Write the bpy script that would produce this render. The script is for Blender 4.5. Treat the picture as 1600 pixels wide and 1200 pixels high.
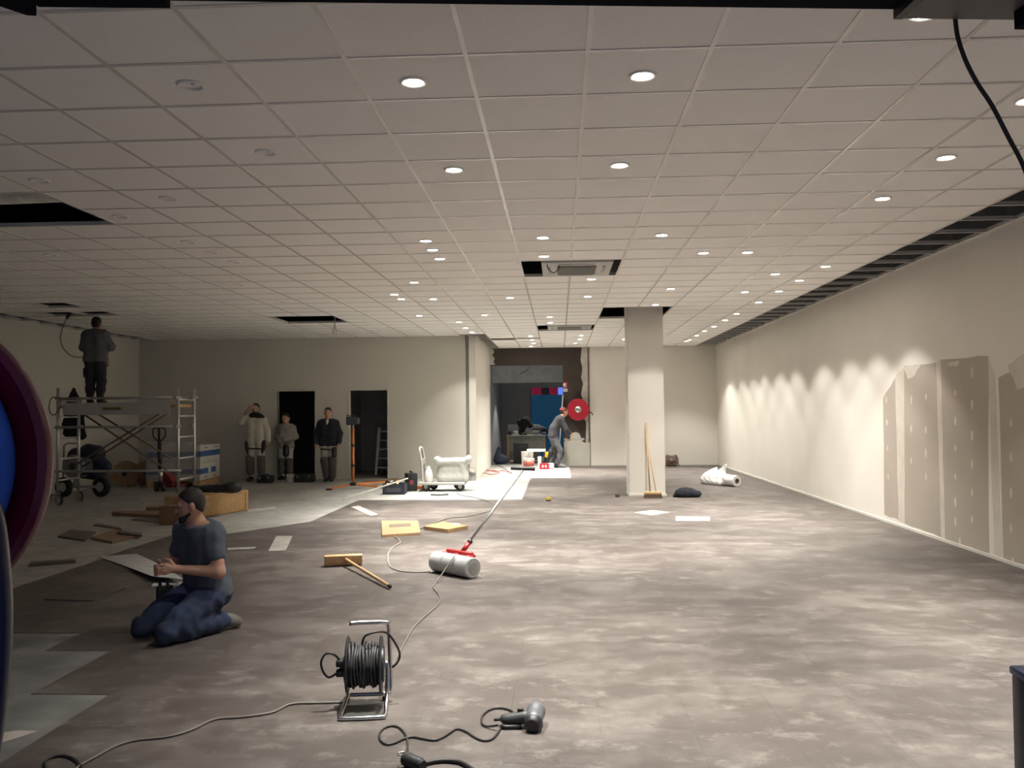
import bpy, bmesh, math, random
import numpy as np
from mathutils import Vector, Matrix, Euler
random.seed(7)
for o in list(bpy.data.objects): bpy.data.objects.remove(o, do_unlink=True)
scene = bpy.context.scene
C = scene.collection
PI = math.pi

# ---------------------------------------------------------------- camera
FPX, YAW, PITCH, ROLL, CAMZ = 1383.03, -0.052739, 0.031052, -0.009872, 1.52
_cy, _sy, _cp, _sp = math.cos(YAW), math.sin(YAW), math.cos(PITCH), math.sin(PITCH)
_f = Vector((_sy*_cp, _cy*_cp, _sp)); _r = Vector((_cy, -_sy, 0)); _u = _r.cross(_f)
_cr, _sr = math.cos(ROLL), math.sin(ROLL)
RIGHT = _cr*_r + _sr*_u; UP = -_sr*_r + _cr*_u; FWD = _f
cam_data = bpy.data.cameras.new('camera'); cam = bpy.data.objects.new('camera', cam_data); C.objects.link(cam)
cam_data.sensor_fit = 'HORIZONTAL'; cam_data.sensor_width = 36.0; cam_data.lens = FPX/1600*36
cam_data.clip_start = 0.05; cam_data.clip_end = 200
cam.matrix_world = Matrix(((RIGHT.x, UP.x, -FWD.x, 0), (RIGHT.y, UP.y, -FWD.y, 0), (RIGHT.z, UP.z, -FWD.z, CAMZ), (0, 0, 0, 1)))
scene.camera = cam

# ---------------------------------------------------------------- world (dusk outside the open shop front)
world = bpy.data.worlds.new('dusk'); scene.world = world; world.use_nodes = True
bgn = world.node_tree.nodes['Background']
bgn.inputs[0].default_value = (0.42, 0.52, 0.85, 1); bgn.inputs[1].default_value = 0.18
SPOT_W = 740.0                      # lamp power of a ceiling downlight (narrow reflector beam, see downlight())
SPOT_COL = (1.0, 0.975, 0.905)
scene.view_settings.view_transform = 'Standard'; scene.view_settings.look = 'None'
scene.view_settings.exposure = 0.40; scene.view_settings.gamma = 1.0
scene.view_settings.use_curve_mapping = False

# ---------------------------------------------------------------- measuring helpers (photo pixel -> point in the room)
def ray(u, v): return RIGHT*((u-800)/FPX) + UP*(-(v-600)/FPX) + FWD
def Z(u, v, z=0.004): d = ray(u, v); t = (z-CAMZ)/d.z; return Vector((d.x*t, d.y*t, z))
def Y(u, v, y): d = ray(u, v); t = y/d.y; return Vector((d.x*t, y, CAMZ+d.z*t))
def X(u, v, x): d = ray(u, v); t = x/d.x; return Vector((x, d.y*t, CAMZ+d.z*t))
CEIL = 3.274
def K(u, v): return Z(u, v, CEIL)

# ---------------------------------------------------------------- materials
MATS = {}
def mat(name, col, rough=0.6, metal=0.0, var=0.12, scale=6.0, bump=0.0, emit=0.0, alpha=None, trans=0.0, spec=0.5, col2=None, stretch=None):
    if name in MATS: return MATS[name]
    m = bpy.data.materials.new(name); m.use_nodes = True; nt = m.node_tree
    b = nt.nodes['Principled BSDF']
    b.inputs['Roughness'].default_value = rough; b.inputs['Metallic'].default_value = metal
    b.inputs['Specular IOR Level'].default_value = spec
    if trans: b.inputs['Transmission Weight'].default_value = trans
    tc = nt.nodes.new('ShaderNodeTexCoord'); nz = nt.nodes.new('ShaderNodeTexNoise')
    nz.inputs['Scale'].default_value = scale; nz.inputs['Detail'].default_value = 5
    if stretch:
        mp = nt.nodes.new('ShaderNodeMapping'); mp.inputs['Scale'].default_value = stretch
        nt.links.new(tc.outputs['Object'], mp.inputs[0]); nt.links.new(mp.outputs[0], nz.inputs['Vector'])
    else: nt.links.new(tc.outputs['Object'], nz.inputs['Vector'])
    mx = nt.nodes.new('ShaderNodeMix'); mx.data_type = 'RGBA'
    c2 = col2 or tuple(min(1, c*(1+var)) for c in col)
    mx.inputs[6].default_value = (*[c*(1-var) for c in col], 1); mx.inputs[7].default_value = (*c2, 1)
    rp = nt.nodes.new('ShaderNodeMapRange'); rp.inputs[1].default_value = .3; rp.inputs[2].default_value = .7
    nt.links.new(nz.outputs['Fac'], rp.inputs[0]); nt.links.new(rp.outputs[0], mx.inputs[0])
    nt.links.new(mx.outputs[2], b.inputs['Base Color'])
    if emit: b.inputs['Emission Color'].default_value = (*col, 1); b.inputs['Emission Strength'].default_value = emit
    if bump:
        bp = nt.nodes.new('ShaderNodeBump'); bp.inputs['Strength'].default_value = bump; bp.inputs['Distance'].default_value = .01
        nt.links.new(nz.outputs['Fac'], bp.inputs['Height']); nt.links.new(bp.outputs[0], b.inputs['Normal'])
    if alpha is not None: b.inputs['Alpha'].default_value = alpha
    MATS[name] = m; return m

# ---------------------------------------------------------------- mesh builder
class MB:
    def __init__(s): s.v = []; s.f = []
    def add(s, vs, fs):
        n = len(s.v); s.v += [tuple(q) for q in vs]; s.f += [tuple(i+n for i in f) for f in fs]; return s
    def box(s, c, d, rot=None):
        hx, hy, hz = d[0]/2, d[1]/2, d[2]/2; M = Euler(rot).to_matrix() if rot else None; c = Vector(c); vs = []
        for x, y, z in ((-1,-1,-1),(1,-1,-1),(1,1,-1),(-1,1,-1),(-1,-1,1),(1,-1,1),(1,1,1),(-1,1,1)):
            p = Vector((x*hx, y*hy, z*hz)); vs.append(c + (M @ p if M else p))
        return s.add(vs, [(3,2,1,0),(4,5,6,7),(0,1,5,4),(1,2,6,5),(2,3,7,6),(3,0,4,7)])
    def bb(s, a, b): return s.box(((a[0]+b[0])/2, (a[1]+b[1])/2, (a[2]+b[2])/2), (abs(b[0]-a[0]), abs(b[1]-a[1]), abs(b[2]-a[2])))
    def bevbox(s, c, d, r=.01, rot=None):
        bm = bmesh.new(); bmesh.ops.create_cube(bm, size=1)
        for v in bm.verts: v.co = Vector((v.co.x*d[0], v.co.y*d[1], v.co.z*d[2]))
        bmesh.ops.bevel(bm, geom=bm.edges[:], offset=r, segments=2, affect='EDGES', profile=.5)
        M = Euler(rot).to_matrix() if rot else Matrix.Identity(3); c = Vector(c)
        bm.verts.index_update(); s.add([c + M @ v.co for v in bm.verts], [[v.index for v in f.verts] for f in bm.faces]); bm.free(); return s
    def bar(s, a, b, w, h):                        # rectangular bar between two points
        a, b = Vector(a), Vector(b); d = (b-a); L = d.length; d.normalize()
        up = Vector((0,0,1)) if abs(d.z) < .95 else Vector((1,0,0)); sx = d.cross(up).normalized(); sz = sx.cross(d)
        vs = [p + sx*(i*w/2) + sz*(j*h/2) for p in (a, b) for i, j in ((-1,-1),(1,-1),(1,1),(-1,1))]
        return s.add(vs, [(0,1,2,3),(7,6,5,4),(0,4,5,1),(1,5,6,2),(2,6,7,3),(3,7,4,0)])
    def tube(s, pts, r, n=8, closed=False):
        pts = [Vector(p) for p in pts]; m = len(pts); rings = []
        rr = r if isinstance(r, (list, tuple)) else [r]*m
        t0 = (pts[1]-pts[0]).normalized(); up = Vector((0,0,1)) if abs(t0.z) < .9 else Vector((1,0,0)); nrm = (up - t0*up.dot(t0)).normalized()
        for i in range(m):
            if closed: t = pts[(i+1) % m]-pts[i-1]
            else: t = pts[min(i+1, m-1)]-pts[max(i-1, 0)]
            if t.length < 1e-9: t = Vector((0,0,1))
            t.normalize(); q = nrm - t*nrm.dot(t)
            if q.length > 1e-6: nrm = q.normalized()
            bn = t.cross(nrm); rings.append([pts[i] + (nrm*math.cos(2*PI*k/n) + bn*math.sin(2*PI*k/n))*rr[i] for k in range(n)])
        base = [p for ring in rings for p in ring]; fs = []
        for i in range(m if closed else m-1):
            j = (i+1) % m
            for k in range(n): fs.append((i*n+k, i*n+(k+1) % n, j*n+(k+1) % n, j*n+k))
        if not closed: fs.append(tuple(reversed(range(n)))); fs.append(tuple((m-1)*n+k for k in range(n)))
        return s.add(base, fs)
    def cyl(s, a, b, r, r2=None, n=20): return s.tube([a, b], [r, r if r2 is None else r2], n)
    def lathe(s, prof, o=(0,0,0), axis=(0,0,1), n=28, closed=False):  # prof: (radius, height) list
        ax = Vector(axis).normalized(); e = Vector((1,0,0)) if abs(ax.x) < .9 else Vector((0,1,0)); a = (e-ax*e.dot(ax)).normalized(); b = ax.cross(a); o = Vector(o); vs = []; fs = []
        for r, h in prof:
            for k in range(n): vs.append(o + ax*h + (a*math.cos(2*PI*k/n)+b*math.sin(2*PI*k/n))*max(r, 1e-5))
        m = len(prof)
        for i in range(m if closed else m-1):
            j = (i+1) % m
            for k in range(n): fs.append((i*n+k, i*n+(k+1) % n, j*n+(k+1) % n, j*n+k))
        return s.add(vs, fs)
    def prism(s, poly, z0, z1, M=None):            # polygon in xy extruded in z (M maps to the room)
        n = len(poly); vs = [Vector((x, y, z0)) for x, y in poly] + [Vector((x, y, z1)) for x, y in poly]
        if M is not None: vs = [M @ q for q in vs]
        return s.add(vs, [tuple(reversed(range(n))), tuple(range(n, 2*n))] + [(i, (i+1) % n, n+(i+1) % n, n+i) for i in range(n)])
    def ball(s, c, r, n=14, sc=(1,1,1)):
        m = n//2; vs = []; c = Vector(c)
        for i in range(m+1):
            a = PI*i/m
            for k in range(n): vs.append(c + Vector((r*sc[0]*math.sin(a)*math.cos(2*PI*k/n), r*sc[1]*math.sin(a)*math.sin(2*PI*k/n), r*sc[2]*math.cos(a))))
        return s.add(vs, [(i*n+k, (i+1)*n+k, (i+1)*n+(k+1) % n, i*n+(k+1) % n) for i in range(m) for k in range(n)])
    def build(s, name, m, parent=None, smooth=False, loc=None, rz=0.0, angle=None):
        me = bpy.data.meshes.new(name); me.from_pydata(s.v, [], s.f); me.validate(); me.update()
        bm = bmesh.new(); bm.from_mesh(me); bmesh.ops.recalc_face_normals(bm, faces=bm.faces); bm.to_mesh(me); bm.free()
        if smooth or angle:
            me.polygons.foreach_set('use_smooth', [True]*len(me.polygons))
            if angle: me.set_sharp_from_angle(angle=angle)
        me.materials.append(m)
        o = bpy.data.objects.new(name, me); C.objects.link(o)
        if parent is not None: o.parent = parent
        if loc is not None: o.location = loc
        o.rotation_euler.z = rz
        return o
SM = math.radians(40)
def tag(o, label, cat, group=None):
    o['label'] = label; o['category'] = cat
    if group: o['group'] = group
    return o
def thing(name, label, cat, loc=(0,0,0), rz=0.0, group=None):
    o = bpy.data.objects.new(name, None); C.objects.link(o); o.empty_display_size = .05
    o.location = loc; o.rotation_euler.z = rz; return tag(o, label, cat, group)
def struct(o): o['kind'] = 'structure'; return o
def spline(pts, per=8, closed=False):              # Catmull-Rom through points
    P = [Vector(p) for p in pts]; out = []; n = len(P)
    for i in range(n if closed else n-1):
        a, b, c, d = (P[(i-1) % n] if closed or i else P[0]), P[i], P[(i+1) % n], (P[(i+2) % n] if closed or i+2 < n else P[-1])
        for k in range(per):
            t = k/per; out.append(.5*((2*b) + (-a+c)*t + (2*a-5*b+4*c-d)*t*t + (-a+3*b-3*c+d)*t**3))
    if not closed: out.append(P[-1])
    return out
def cable(name, label, pts, r, m, per=8, parent=None):
    o = MB().tube(spline(pts, per), r, 6).build(name, m, parent, smooth=True)
    if parent is None: tag(o, label, 'cable')
    return o
# ================================================================ the setting
RW, LW, BW, BL, RET = 4.32, -9.85, 24.5, 20.3, -1.9     # right wall x, left wall x, back wall y, left back wall y, return wall x
m_paint = mat('wall_paint', (.74, .70, .63), .75, var=.03, scale=1.2)
m_paint2 = mat('wall_paint_grey', (.60, .57, .505), .8, var=.03, scale=.8)
m_board = mat('plasterboard', (.43, .375, .315), .85, var=.05, scale=2)
m_joint = mat('joint_filler', (.62, .565, .49), .85, var=.06, scale=5)
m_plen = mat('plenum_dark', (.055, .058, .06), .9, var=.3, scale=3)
m_tile = mat('ceiling_tile', (.87, .84, .805), .9, var=.02, scale=40)
m_tee = mat('white_tee', (.70, .68, .64), .25, var=.02, spec=1.0)
m_dark = mat('dark_void', (.02, .02, .022), .9)

def concrete():
    m = mat('screed', (.335, .325, .297), .75, var=.14, scale=1.6); nt = m.node_tree
    nz = nt.nodes.new('ShaderNodeTexNoise'); nz.inputs['Scale'].default_value = 5.5; nz.inputs['Detail'].default_value = 8
    gp = nt.nodes.new('ShaderNodeNewGeometry'); nt.links.new(gp.outputs['Position'], nz.inputs['Vector'])
    b = nt.nodes['Principled BSDF']; src = b.inputs['Base Color'].links[0].from_socket
    mx = nt.nodes.new('ShaderNodeMix'); mx.data_type = 'RGBA'; mx.blend_type = 'MULTIPLY'; mx.inputs[0].default_value = .5
    r = nt.nodes.new('ShaderNodeMapRange'); r.inputs[1].default_value = .35; r.inputs[2].default_value = .65; r.inputs[3].default_value = .65; r.inputs[4].default_value = 1.1
    nt.links.new(nz.outputs['Fac'], r.inputs[0]); nt.links.new(src, mx.inputs[6]); nt.links.new(r.outputs[0], mx.inputs[7]); nt.links.new(mx.outputs[2], b.inputs['Base Color'])
    return m
m_screed = concrete()

def vinyl_mat():
    m = bpy.data.materials.new('dusty_vinyl'); m.use_nodes = True; nt = m.node_tree; b = nt.nodes['Principled BSDF']; N = nt.nodes.new; L = nt.links.new
    gp = N('ShaderNodeNewGeometry'); oi = N('ShaderNodeObjectInfo')
    def noise(sc, det, stretch=(1,1,1), rough=.6):
        mp = N('ShaderNodeMapping'); mp.inputs['Scale'].default_value = stretch; L(gp.outputs['Position'], mp.inputs[0])
        n = N('ShaderNodeTexNoise'); n.inputs['Scale'].default_value = sc; n.inputs['Detail'].default_value = det; n.inputs['Roughness'].default_value = rough; L(mp.outputs[0], n.inputs['Vector']); return n
    def rng(s, a, b_, c=0, d=1):
        r = N('ShaderNodeMapRange'); r.inputs[1].default_value = a; r.inputs[2].default_value = b_; r.inputs[3].default_value = c; r.inputs[4].default_value = d; L(s, r.inputs[0]); return r.outputs[0]
    def mix(f, a, c, bt='MIX'):
        x = N('ShaderNodeMix'); x.data_type = 'RGBA'; x.blend_type = bt
        if isinstance(f, float): x.inputs[0].default_value = f
        else: L(f, x.inputs[0])
        for i, q in ((6, a), (7, c)):
            if isinstance(q, tuple): x.inputs[i].default_value = (*q, 1)
            else: L(q, x.inputs[i])
        return x.outputs[2]
    base = mix(rng(noise(1.1, 6).outputs['Fac'], .3, .7), (.062, .050, .044), (.089, .073, .065))
    tone = rng(oi.outputs['Random'], 0, 1, .975, 1.025)
    base = mix(1.0, base, tone, 'MULTIPLY')
    dust = rng(noise(1.5, 10, (1.0, 1.2, 1), .72).outputs['Fac'], .46, .72)
    base = mix(dust, base, (.152, .132, .118))
    smear = rng(noise(4.4, 9, (.9, 1.2, 1), .74).outputs['Fac'], .53, .80)
    base = mix(smear, base, (.222, .20, .18))
    L(base, b.inputs['Base Color']); L(rng(dust, 0, 1, .5, .75), b.inputs['Roughness']); b.inputs['Specular IOR Level'].default_value = .4
    bp = N('ShaderNodeBump'); bp.inputs['Strength'].default_value = .12; bp.inputs['Distance'].default_value = .004
    L(noise(60, 2).outputs['Fac'], bp.inputs['Height']); L(bp.outputs[0], b.inputs['Normal'])
    return m
m_vinyl = vinyl_mat()

# ---- floor slab with the vinyl planks laid on it
fl = MB(); fl.bb((LW-.2, 0.3, -.2), (RW+.2, 31.5, 0)); floor = struct(fl.build('floor', m_screed))
o = MB().prism([(LW, .6), (-2.2, .6), (-2.2, 7.3), (LW, 7.3)], 0, .0002).build('dark_screed', mat('dark_grey_screed', (.17, .166, .155), .8, var=.35, scale=2.6), floor)  # darker grey patch of screed over the near left floor
def clip(poly, cp):                                 # convex clip
    out = poly
    for i in range(len(cp)):
        a, b = cp[i], cp[(i+1) % len(cp)]; src = out; out = []
        f = lambda p: (b[0]-a[0])*(p[1]-a[1])-(b[1]-a[1])*(p[0]-a[0])
        for k in range(len(src)):
            p, q = src[k], src[(k+1) % len(src)]; fp, fq = f(p), f(q)
            if fp >= -1e-9: out.append(p)
            if fp*fq < -1e-16: t = fp/(fp-fq); out.append((p[0]+(q[0]-p[0])*t, p[1]+(q[1]-p[1])*t))
        if len(out) < 3: return []
    return out
def rect(x0, x1, y0, y1): return [(x0, y0), (x1, y0), (x1, y1), (x0, y1)]
PW, PL, PX0, PY0 = .44, .88, -2.46, 4.74
regions = [rect(-2.46, RW, .6, 15.3), rect(-.66, RW, 15.3, 20.17), rect(.26, RW, 20.17, BW), rect(-2.9, -2.46, 4.74, 15.3), rect(-3.34, -2.9, 5.62, 15.3),
           rect(-4.84, -3.34, 6.06, 9.3), rect(-4.9, -3.34, 9.3, 11.1), rect(-3.5, -3.34, 11.1, 15.3), [(-4.2, 11.1), (-3.5, 11.1), (-3.5, 12.3)]]
planks = []
for i in range(-7, 17):
    for j in range(-7, 25):
        x0 = PX0+i*PW; y0 = PY0+j*PL+(.44 if i % 2 == 0 else 0); g = .0003
        cell = rect(x0+g, x0+PW-g, y0+g, y0+PL-g)
        for rg in regions:
            q = clip(cell, rg)
            if q:
                ar = abs(sum(q[k][0]*q[(k+1) % len(q)][1]-q[(k+1) % len(q)][0]*q[k][1] for k in range(len(q))))/2
                if ar > .002:
                    cyy = sum(p[1] for p in q)/len(q); cxx = sum(p[0] for p in q)/len(q)
                    vis = cyy > 2.9 and abs(cxx) < cyy*.66
                    planks.append(((ar/cyy**3) if vis else 0, q))
planks.sort(key=lambda t: -t[0])
rest = MB(); plank_meshes = {}
for k, (w, q) in enumerate(planks):
    top = .004 + random.uniform(-.00012, .00012)
    if k < 300: MB().prism(q, 0.0002, top).build('vinyl_plank', m_vinyl, floor)
    else: rest.prism(q, 0.0002, top)
o = rest.build('vinyl_planks', m_vinyl, floor); o['kind'] = 'stuff'; o['label'] = 'far vinyl floor planks seen as one surface'

# ---- outer walls
def wall(name, a, b, m=m_paint): return struct(MB().bb(a, b).build(name, m))
wr = wall('wall_right', (RW, .3, 0), (RW+.15, BW+.15, 3.32))
wall('wall_left', (LW-.15, .3, 0), (LW, BL+.15, 3.32), m_paint2)
wall('wall_back_right', (.86, BW, 0), (RW, BW+.15, 3.32))
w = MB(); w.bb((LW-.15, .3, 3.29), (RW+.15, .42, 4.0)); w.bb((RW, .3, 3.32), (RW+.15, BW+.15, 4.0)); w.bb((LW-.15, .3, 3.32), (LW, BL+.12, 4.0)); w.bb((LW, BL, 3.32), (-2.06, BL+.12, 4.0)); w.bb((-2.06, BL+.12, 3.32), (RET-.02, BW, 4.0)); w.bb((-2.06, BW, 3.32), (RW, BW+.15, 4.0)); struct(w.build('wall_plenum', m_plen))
# left back wall with two door openings
D1, D2, DH = (-6.545, -5.665), (-4.85, -3.965), 2.04
w = MB(); y0, y1 = BL, BL+.12
xs = [LW, D1[0], D1[1], D2[0], D2[1], -2.14]
for a, b in ((0, 1), (2, 3), (4, 5)): w.bb((xs[a], y0, 0), (xs[b], y1, 3.32))
for a, b in (D1, D2): w.bb((a, y0, DH), (b, y1, 3.32))
wbl = struct(w.build('wall_back_left', m_paint2))
m_jamb = mat('door_frame_paint', (.60, .57, .50), .6, var=.03)
for n, (a, b) in enumerate((D1, D2)):
    f = MB(); t = .045
    f.bb((a-t, y0-.012, 0), (a, y1+.012, DH+t)); f.bb((b, y0-.012, 0), (b+t, y1+.012, DH+t)); f.bb((a, y0-.012, DH), (b, y1+.012, DH+t))
    f.bb((a, y0+.05, 0), (a+.015, y0+.07, DH)); f.bb((b-.015, y0+.05, 0), (b, y0+.07, DH))
    o = struct(f.build('door_%d' % (n+1), m_jamb)); o['label'] = ['open doorway frame behind the man in pale overalls', 'open doorway frame beside the orange tripod'][n]
# dark rooms behind the doors
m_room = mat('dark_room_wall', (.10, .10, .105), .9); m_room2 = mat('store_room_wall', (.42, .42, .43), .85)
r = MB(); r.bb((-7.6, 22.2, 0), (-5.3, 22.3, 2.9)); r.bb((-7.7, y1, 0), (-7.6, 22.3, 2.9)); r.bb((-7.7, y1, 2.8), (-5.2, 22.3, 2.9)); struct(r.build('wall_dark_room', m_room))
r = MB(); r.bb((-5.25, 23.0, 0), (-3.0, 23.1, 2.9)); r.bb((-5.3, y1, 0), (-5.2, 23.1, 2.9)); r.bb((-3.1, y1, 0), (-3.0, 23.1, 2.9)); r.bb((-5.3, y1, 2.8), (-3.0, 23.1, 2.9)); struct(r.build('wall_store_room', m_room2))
# corner pilaster + return wall
struct(MB().bb((-2.14, BL+.08, 0), (-2.06, BL+.2, 3.32)).build('trim_1', mat('shadow_gap', (.30, .28, .25), .85)))
struct(MB().bb((-2.06, BL-.02, 0), (RET, BL+.15, 3.32)).build('trim_2', m_paint))
wall('wall_return', (-2.06, BL+.15, 0), (RET, BW, 3.32))
# back centre: brown bared wall around the opening into the back shop
m_brown = mat('bared_brown_wall', (.055, .043, .036), .9, var=.1, scale=5, bump=.1)
OX0, OX1, OZ = -1.9, .115, 2.80
b = MB(); b.bb((-2.06, BW, OZ), (.86, BW+.15, 3.32)); b.bb((OX1, BW, 0), (.86, BW+.15, OZ)); wbc = struct(b.build('wall_back_centre', m_brown))
m_plaster = mat('rough_plaster', (.50, .47, .42), .9, var=.14, scale=7, bump=.4)
def facing(pts, y, th, name, m, parent):            # irregular patch standing on a wall that faces the camera
    M = Matrix(((1,0,0,0),(0,0,-1,y),(0,1,0,0),(0,0,0,1)))
    return MB().prism([(p[0], p[1]) for p in pts], 0, th, M).build(name, m, parent)
P_ = lambda u, v: (lambda q: (q.x, q.z))(Y(u, v, BW))
facing([P_(*q) for q in ((764,545),(771,546),(772,551),(769,555),(773,560),(771,566),(774,570),(764,570))], BW, .02, 'torn_plaster', m_plaster, wbc)
facing([P_(*q) for q in ((909,543),(922,543),(922,692),(915,692),(916,660),(912,652),(910,640),(911,628),(908,615),(911,600),(908,590),(910,575),(907,562))], BW, .02, 'torn_plaster', m_plaster, wbc)
facing([P_(*q) for q in ((881,728),(881,690),(887,684),(892,677),(900,675),(905,677),(908,684),(910,690),(915,692),(922,692),(922,728))], BW, .025, 'plaster_dado', mat('smooth_plaster', (.56, .54, .48), .85, var=.08, scale=3), wbc)
q0, q1 = Y(881, 683, BW), Y(913, 686, BW)
MB().bb((q0.x, BW-.03, q1.z-.035), (q1.x, BW, q1.z+.03)).build('plaster_ledge', m_plaster, wbc)
qa, qb = Y(919, 541, BW), Y(921, 690, BW)
MB().bb((qa.x-.02, BW-.03, .65), (qa.x+.015, BW, 3.27)).build('wall_conduit', mat('dark_conduit', (.08, .07, .06), .6), wbc)
# skirting line
m_base = mat('base_sealant', (.62, .59, .53), .7, var=.05)
struct(MB().bb((RW-.012, .3, 0), (RW, BW, .035)).build('baseboard_right', m_base))
struct(MB().bb((.9, BW-.012, 0), (RW-.012, BW, .03)).build('baseboard_back', m_base))

# ---- bare plasterboards, joints and filled screws on the right wall
def side(pts, name, m, th):                         # pts (y, z) on the right wall, standing th proud
    M = Matrix(((0,0,-1,RW),(1,0,0,0),(0,1,0,0),(0,0,0,1)))
    return MB().prism(pts, 0, th, M).build(name, m, wr)
def W(u, v): q = X(u, v, RW); return (q.y, max(q.z, .04))
def jag(pts, n=5, a=.012):
    out = []
    for k in range(len(pts)):
        p, q = pts[k], pts[(k+1) % len(pts)]
        for i in range(n): t = i/n; out.append((p[0]+(q[0]-p[0])*t+(random.uniform(-a, a) if i else 0), p[1]+(q[1]-p[1])*t+(random.uniform(-a, a) if i else 0)))
    return out
boards = [[(1380,622),(1399,590),(1404,812),(1382,804)], [(1413,572),(1464,566),(1471,843),(1413,817)], [(1470,562),(1544,556),(1546,866),(1476,845)], [(1560,590),(1640,560),(1660,906),(1568,874)]]
for q in boards: side(jag([W(*p) for p in q]), 'plasterboard_panel', m_board, .0012)
joints = [[(1399,588),(1413,572),(1414,817),(1404,813)], [(1463,566),(1470,562),(1477,845),(1471,843)], [(1544,556),(1554,586),(1566,874),(1554,870)]]
for q in joints: side(jag([W(*p) for p in q], 7, .008), 'joint_strip', m_joint, .002)
side(jag([W(*p) for p in ((1575,570),(1600,552),(1640,548),(1640,590),(1590,610))]), 'filler_patch', m_joint, .0022)
side(jag([W(*p) for p in ((1412,573),(1440,569),(1428,588),(1418,592))]), 'filler_patch', m_joint, .0022)
side(jag([W(*p) for p in ((1480,567),(1500,563),(1497,571),(1484,572))]), 'filler_patch', m_joint, .0022)
spots = [(1385,625),(1386,660),(1387,700),(1388,745)] + [(1447,y) for y in (620,672,708,745)] + [(1424,y) for y in (625,670,720)] + [(1493,y) for y in (614,658,700,745,785,815)] + [(1519,y) for y in (582,632,681,726,769,812)] + [(1580,y) for y in (661,714,770,826)] + [(1583,878),(1500,846)]
for u, v in spots:
    y, z = W(u, v); a, bq = random.uniform(.02, .032), random.uniform(.035, .06)
    side([(y+a*math.cos(t)*random.uniform(.8, 1.2), z+bq*math.sin(t)) for t in [k*PI/4 for k in range(8)]], 'screw_filler', m_joint, .0022)

# ---- suspended ceiling: grid of tees, tiles, open fields, slab above
TX, TY, TS = .161, 4.281, .6
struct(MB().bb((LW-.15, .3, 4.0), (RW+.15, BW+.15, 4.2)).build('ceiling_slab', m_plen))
IR0, IR1 = -16, 6
jmin, jmax = -6, 34
def holes(i, j):
    if -9 <= i < -7 and 4 <= j < 6: return True
    if i == -14 and j == 15: return True
    if -15 <= i < -13 and j == 17: return True
    if -9 <= i < -7 and 19 <= j < 21: return True
    if -1 <= i < 1 and (10 <= j < 12 or 23 <= j < 25): return True
    if 1 <= i < 3 and 18 <= j < 21: return True
    if i == -4 and j >= 26: return True
    if (i == -3 and j == 28) or (i == -2 and j == 28): return True
    if i >= IR1 or i < IR0: return True
    if i < -4 and j >= 27: return True
    if j >= 34: return True
    return False
ang = MB()
for a, b in (((RW-.02, .3, CEIL), (RW, BW, CEIL+.02)), ((LW, .3, CEIL), (LW+.02, BL, CEIL+.02)), ((RET, BW-.02, CEIL), (RW, BW, CEIL+.02)), ((LW, BL-.02, CEIL), (RET, BL, CEIL+.02))): ang.bb(a, b)
ceil = struct(ang.build('ceiling', m_tee))
tiles = []
for i in range(IR0, IR1):
    for j in range(jmin, jmax):
        if holes(i, j): continue
        x, y = TX+(i+.5)*TS, TY+(j+.5)*TS; d = .592; 
        if i < -3 and j == 26: y -= .11; d = (.592, .37)
        if j == 33: y -= .13; d = (.592, .33)
        dist = math.hypot(x, y); vis = y > 3.9 and abs(x) < y*.64
        tiles.append(((1/dist**3) if vis else 0, x, y, d))
tiles.append((0, TX-1.5*TS, TY+28.8*TS, (.592, .22)))
tiles.sort(key=lambda t: -t[0])
tile_mesh = None; rest = MB()
for k, (w_, x, y, d) in enumerate(tiles):
    full = not isinstance(d, tuple)
    if k < 300 and full:
        if tile_mesh is None:
            o = MB().bevbox((0, 0, 0), (.592, .592, .016), .002).build('ceiling_tile', m_tile, ceil); tile_mesh = o.data
        else: o = bpy.data.objects.new('ceiling_tile', tile_mesh); C.objects.link(o); o.parent = ceil
        o.location = (x, y, CEIL+.0103+random.uniform(0, .0005))
    else:
        dd = d if not full else (d, d); rest.box((x, y, CEIL+.0103), (dd[0], dd[1], .016))
o = rest.build('ceiling_tiles', m_tile, ceil); o['kind'] = 'stuff'; o['label'] = 'far ceiling tiles seen as one surface'
def tee(mb, a, b):
    a, b = Vector(a), Vector(b); mb.bar(a, b, .024, .0045); mb.bar(a+Vector((0,0,.018)), b+Vector((0,0,.018)), .002, .034)
def runs(flags):                                    # spans of True
    out = []; s = None
    for k, f in flags:
        if f and s is None: s = k
        if not f and s is not None: out.append((s, k)); s = None
    if s is not None: out.append((s, k+1))
    return out
inAC = lambda i, j: (-1 <= i < 1 and (10 <= j < 12 or 23 <= j < 25)) or (-9 <= i < -7 and 4 <= j < 6) or (1 <= i < 3 and 18 <= j < 21) or (-9 <= i < -7 and 19 <= j < 21)
ymaxL, ymaxR = BL, BW
for i in range(IR0, IR1+1):
    x = TX+i*TS; mb = MB(); ok = []
    for j in range(jmin, jmax):
        y = TY+j*TS
        if i <= -4 and y >= BL-.05: ok.append((j, False)); continue
        ok.append((j, not (inAC(i, j) and inAC(i-1, j))))
    for s, e in runs(ok):
        y2 = min(TY+e*TS, BW if i > -4 else BL); tee(mb, (x, TY+s*TS, CEIL-.0003), (x, y2, CEIL-.0003))
    mb.build('tee_bar', m_tee, ceil)
for j in range(jmin, jmax):
    y = TY+j*TS; mb = MB(); ok = []
    x_lo = IR0-1 if y < BL else -4
    for i in range(IR0-1, IR1+1):
        if i < x_lo: ok.append((i, False)); continue
        ok.append((i, not (inAC(i, j) and inAC(i, j-1))))
    for s, e in runs(ok):
        xa, xb = max(TX+s*TS, LW if y < BL else RET), min(TX+e*TS, RW)
        if xb > xa: tee(mb, (xa, y, CEIL), (xb, y, CEIL))
    mb.build('tee_bar', m_tee, ceil)
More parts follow.
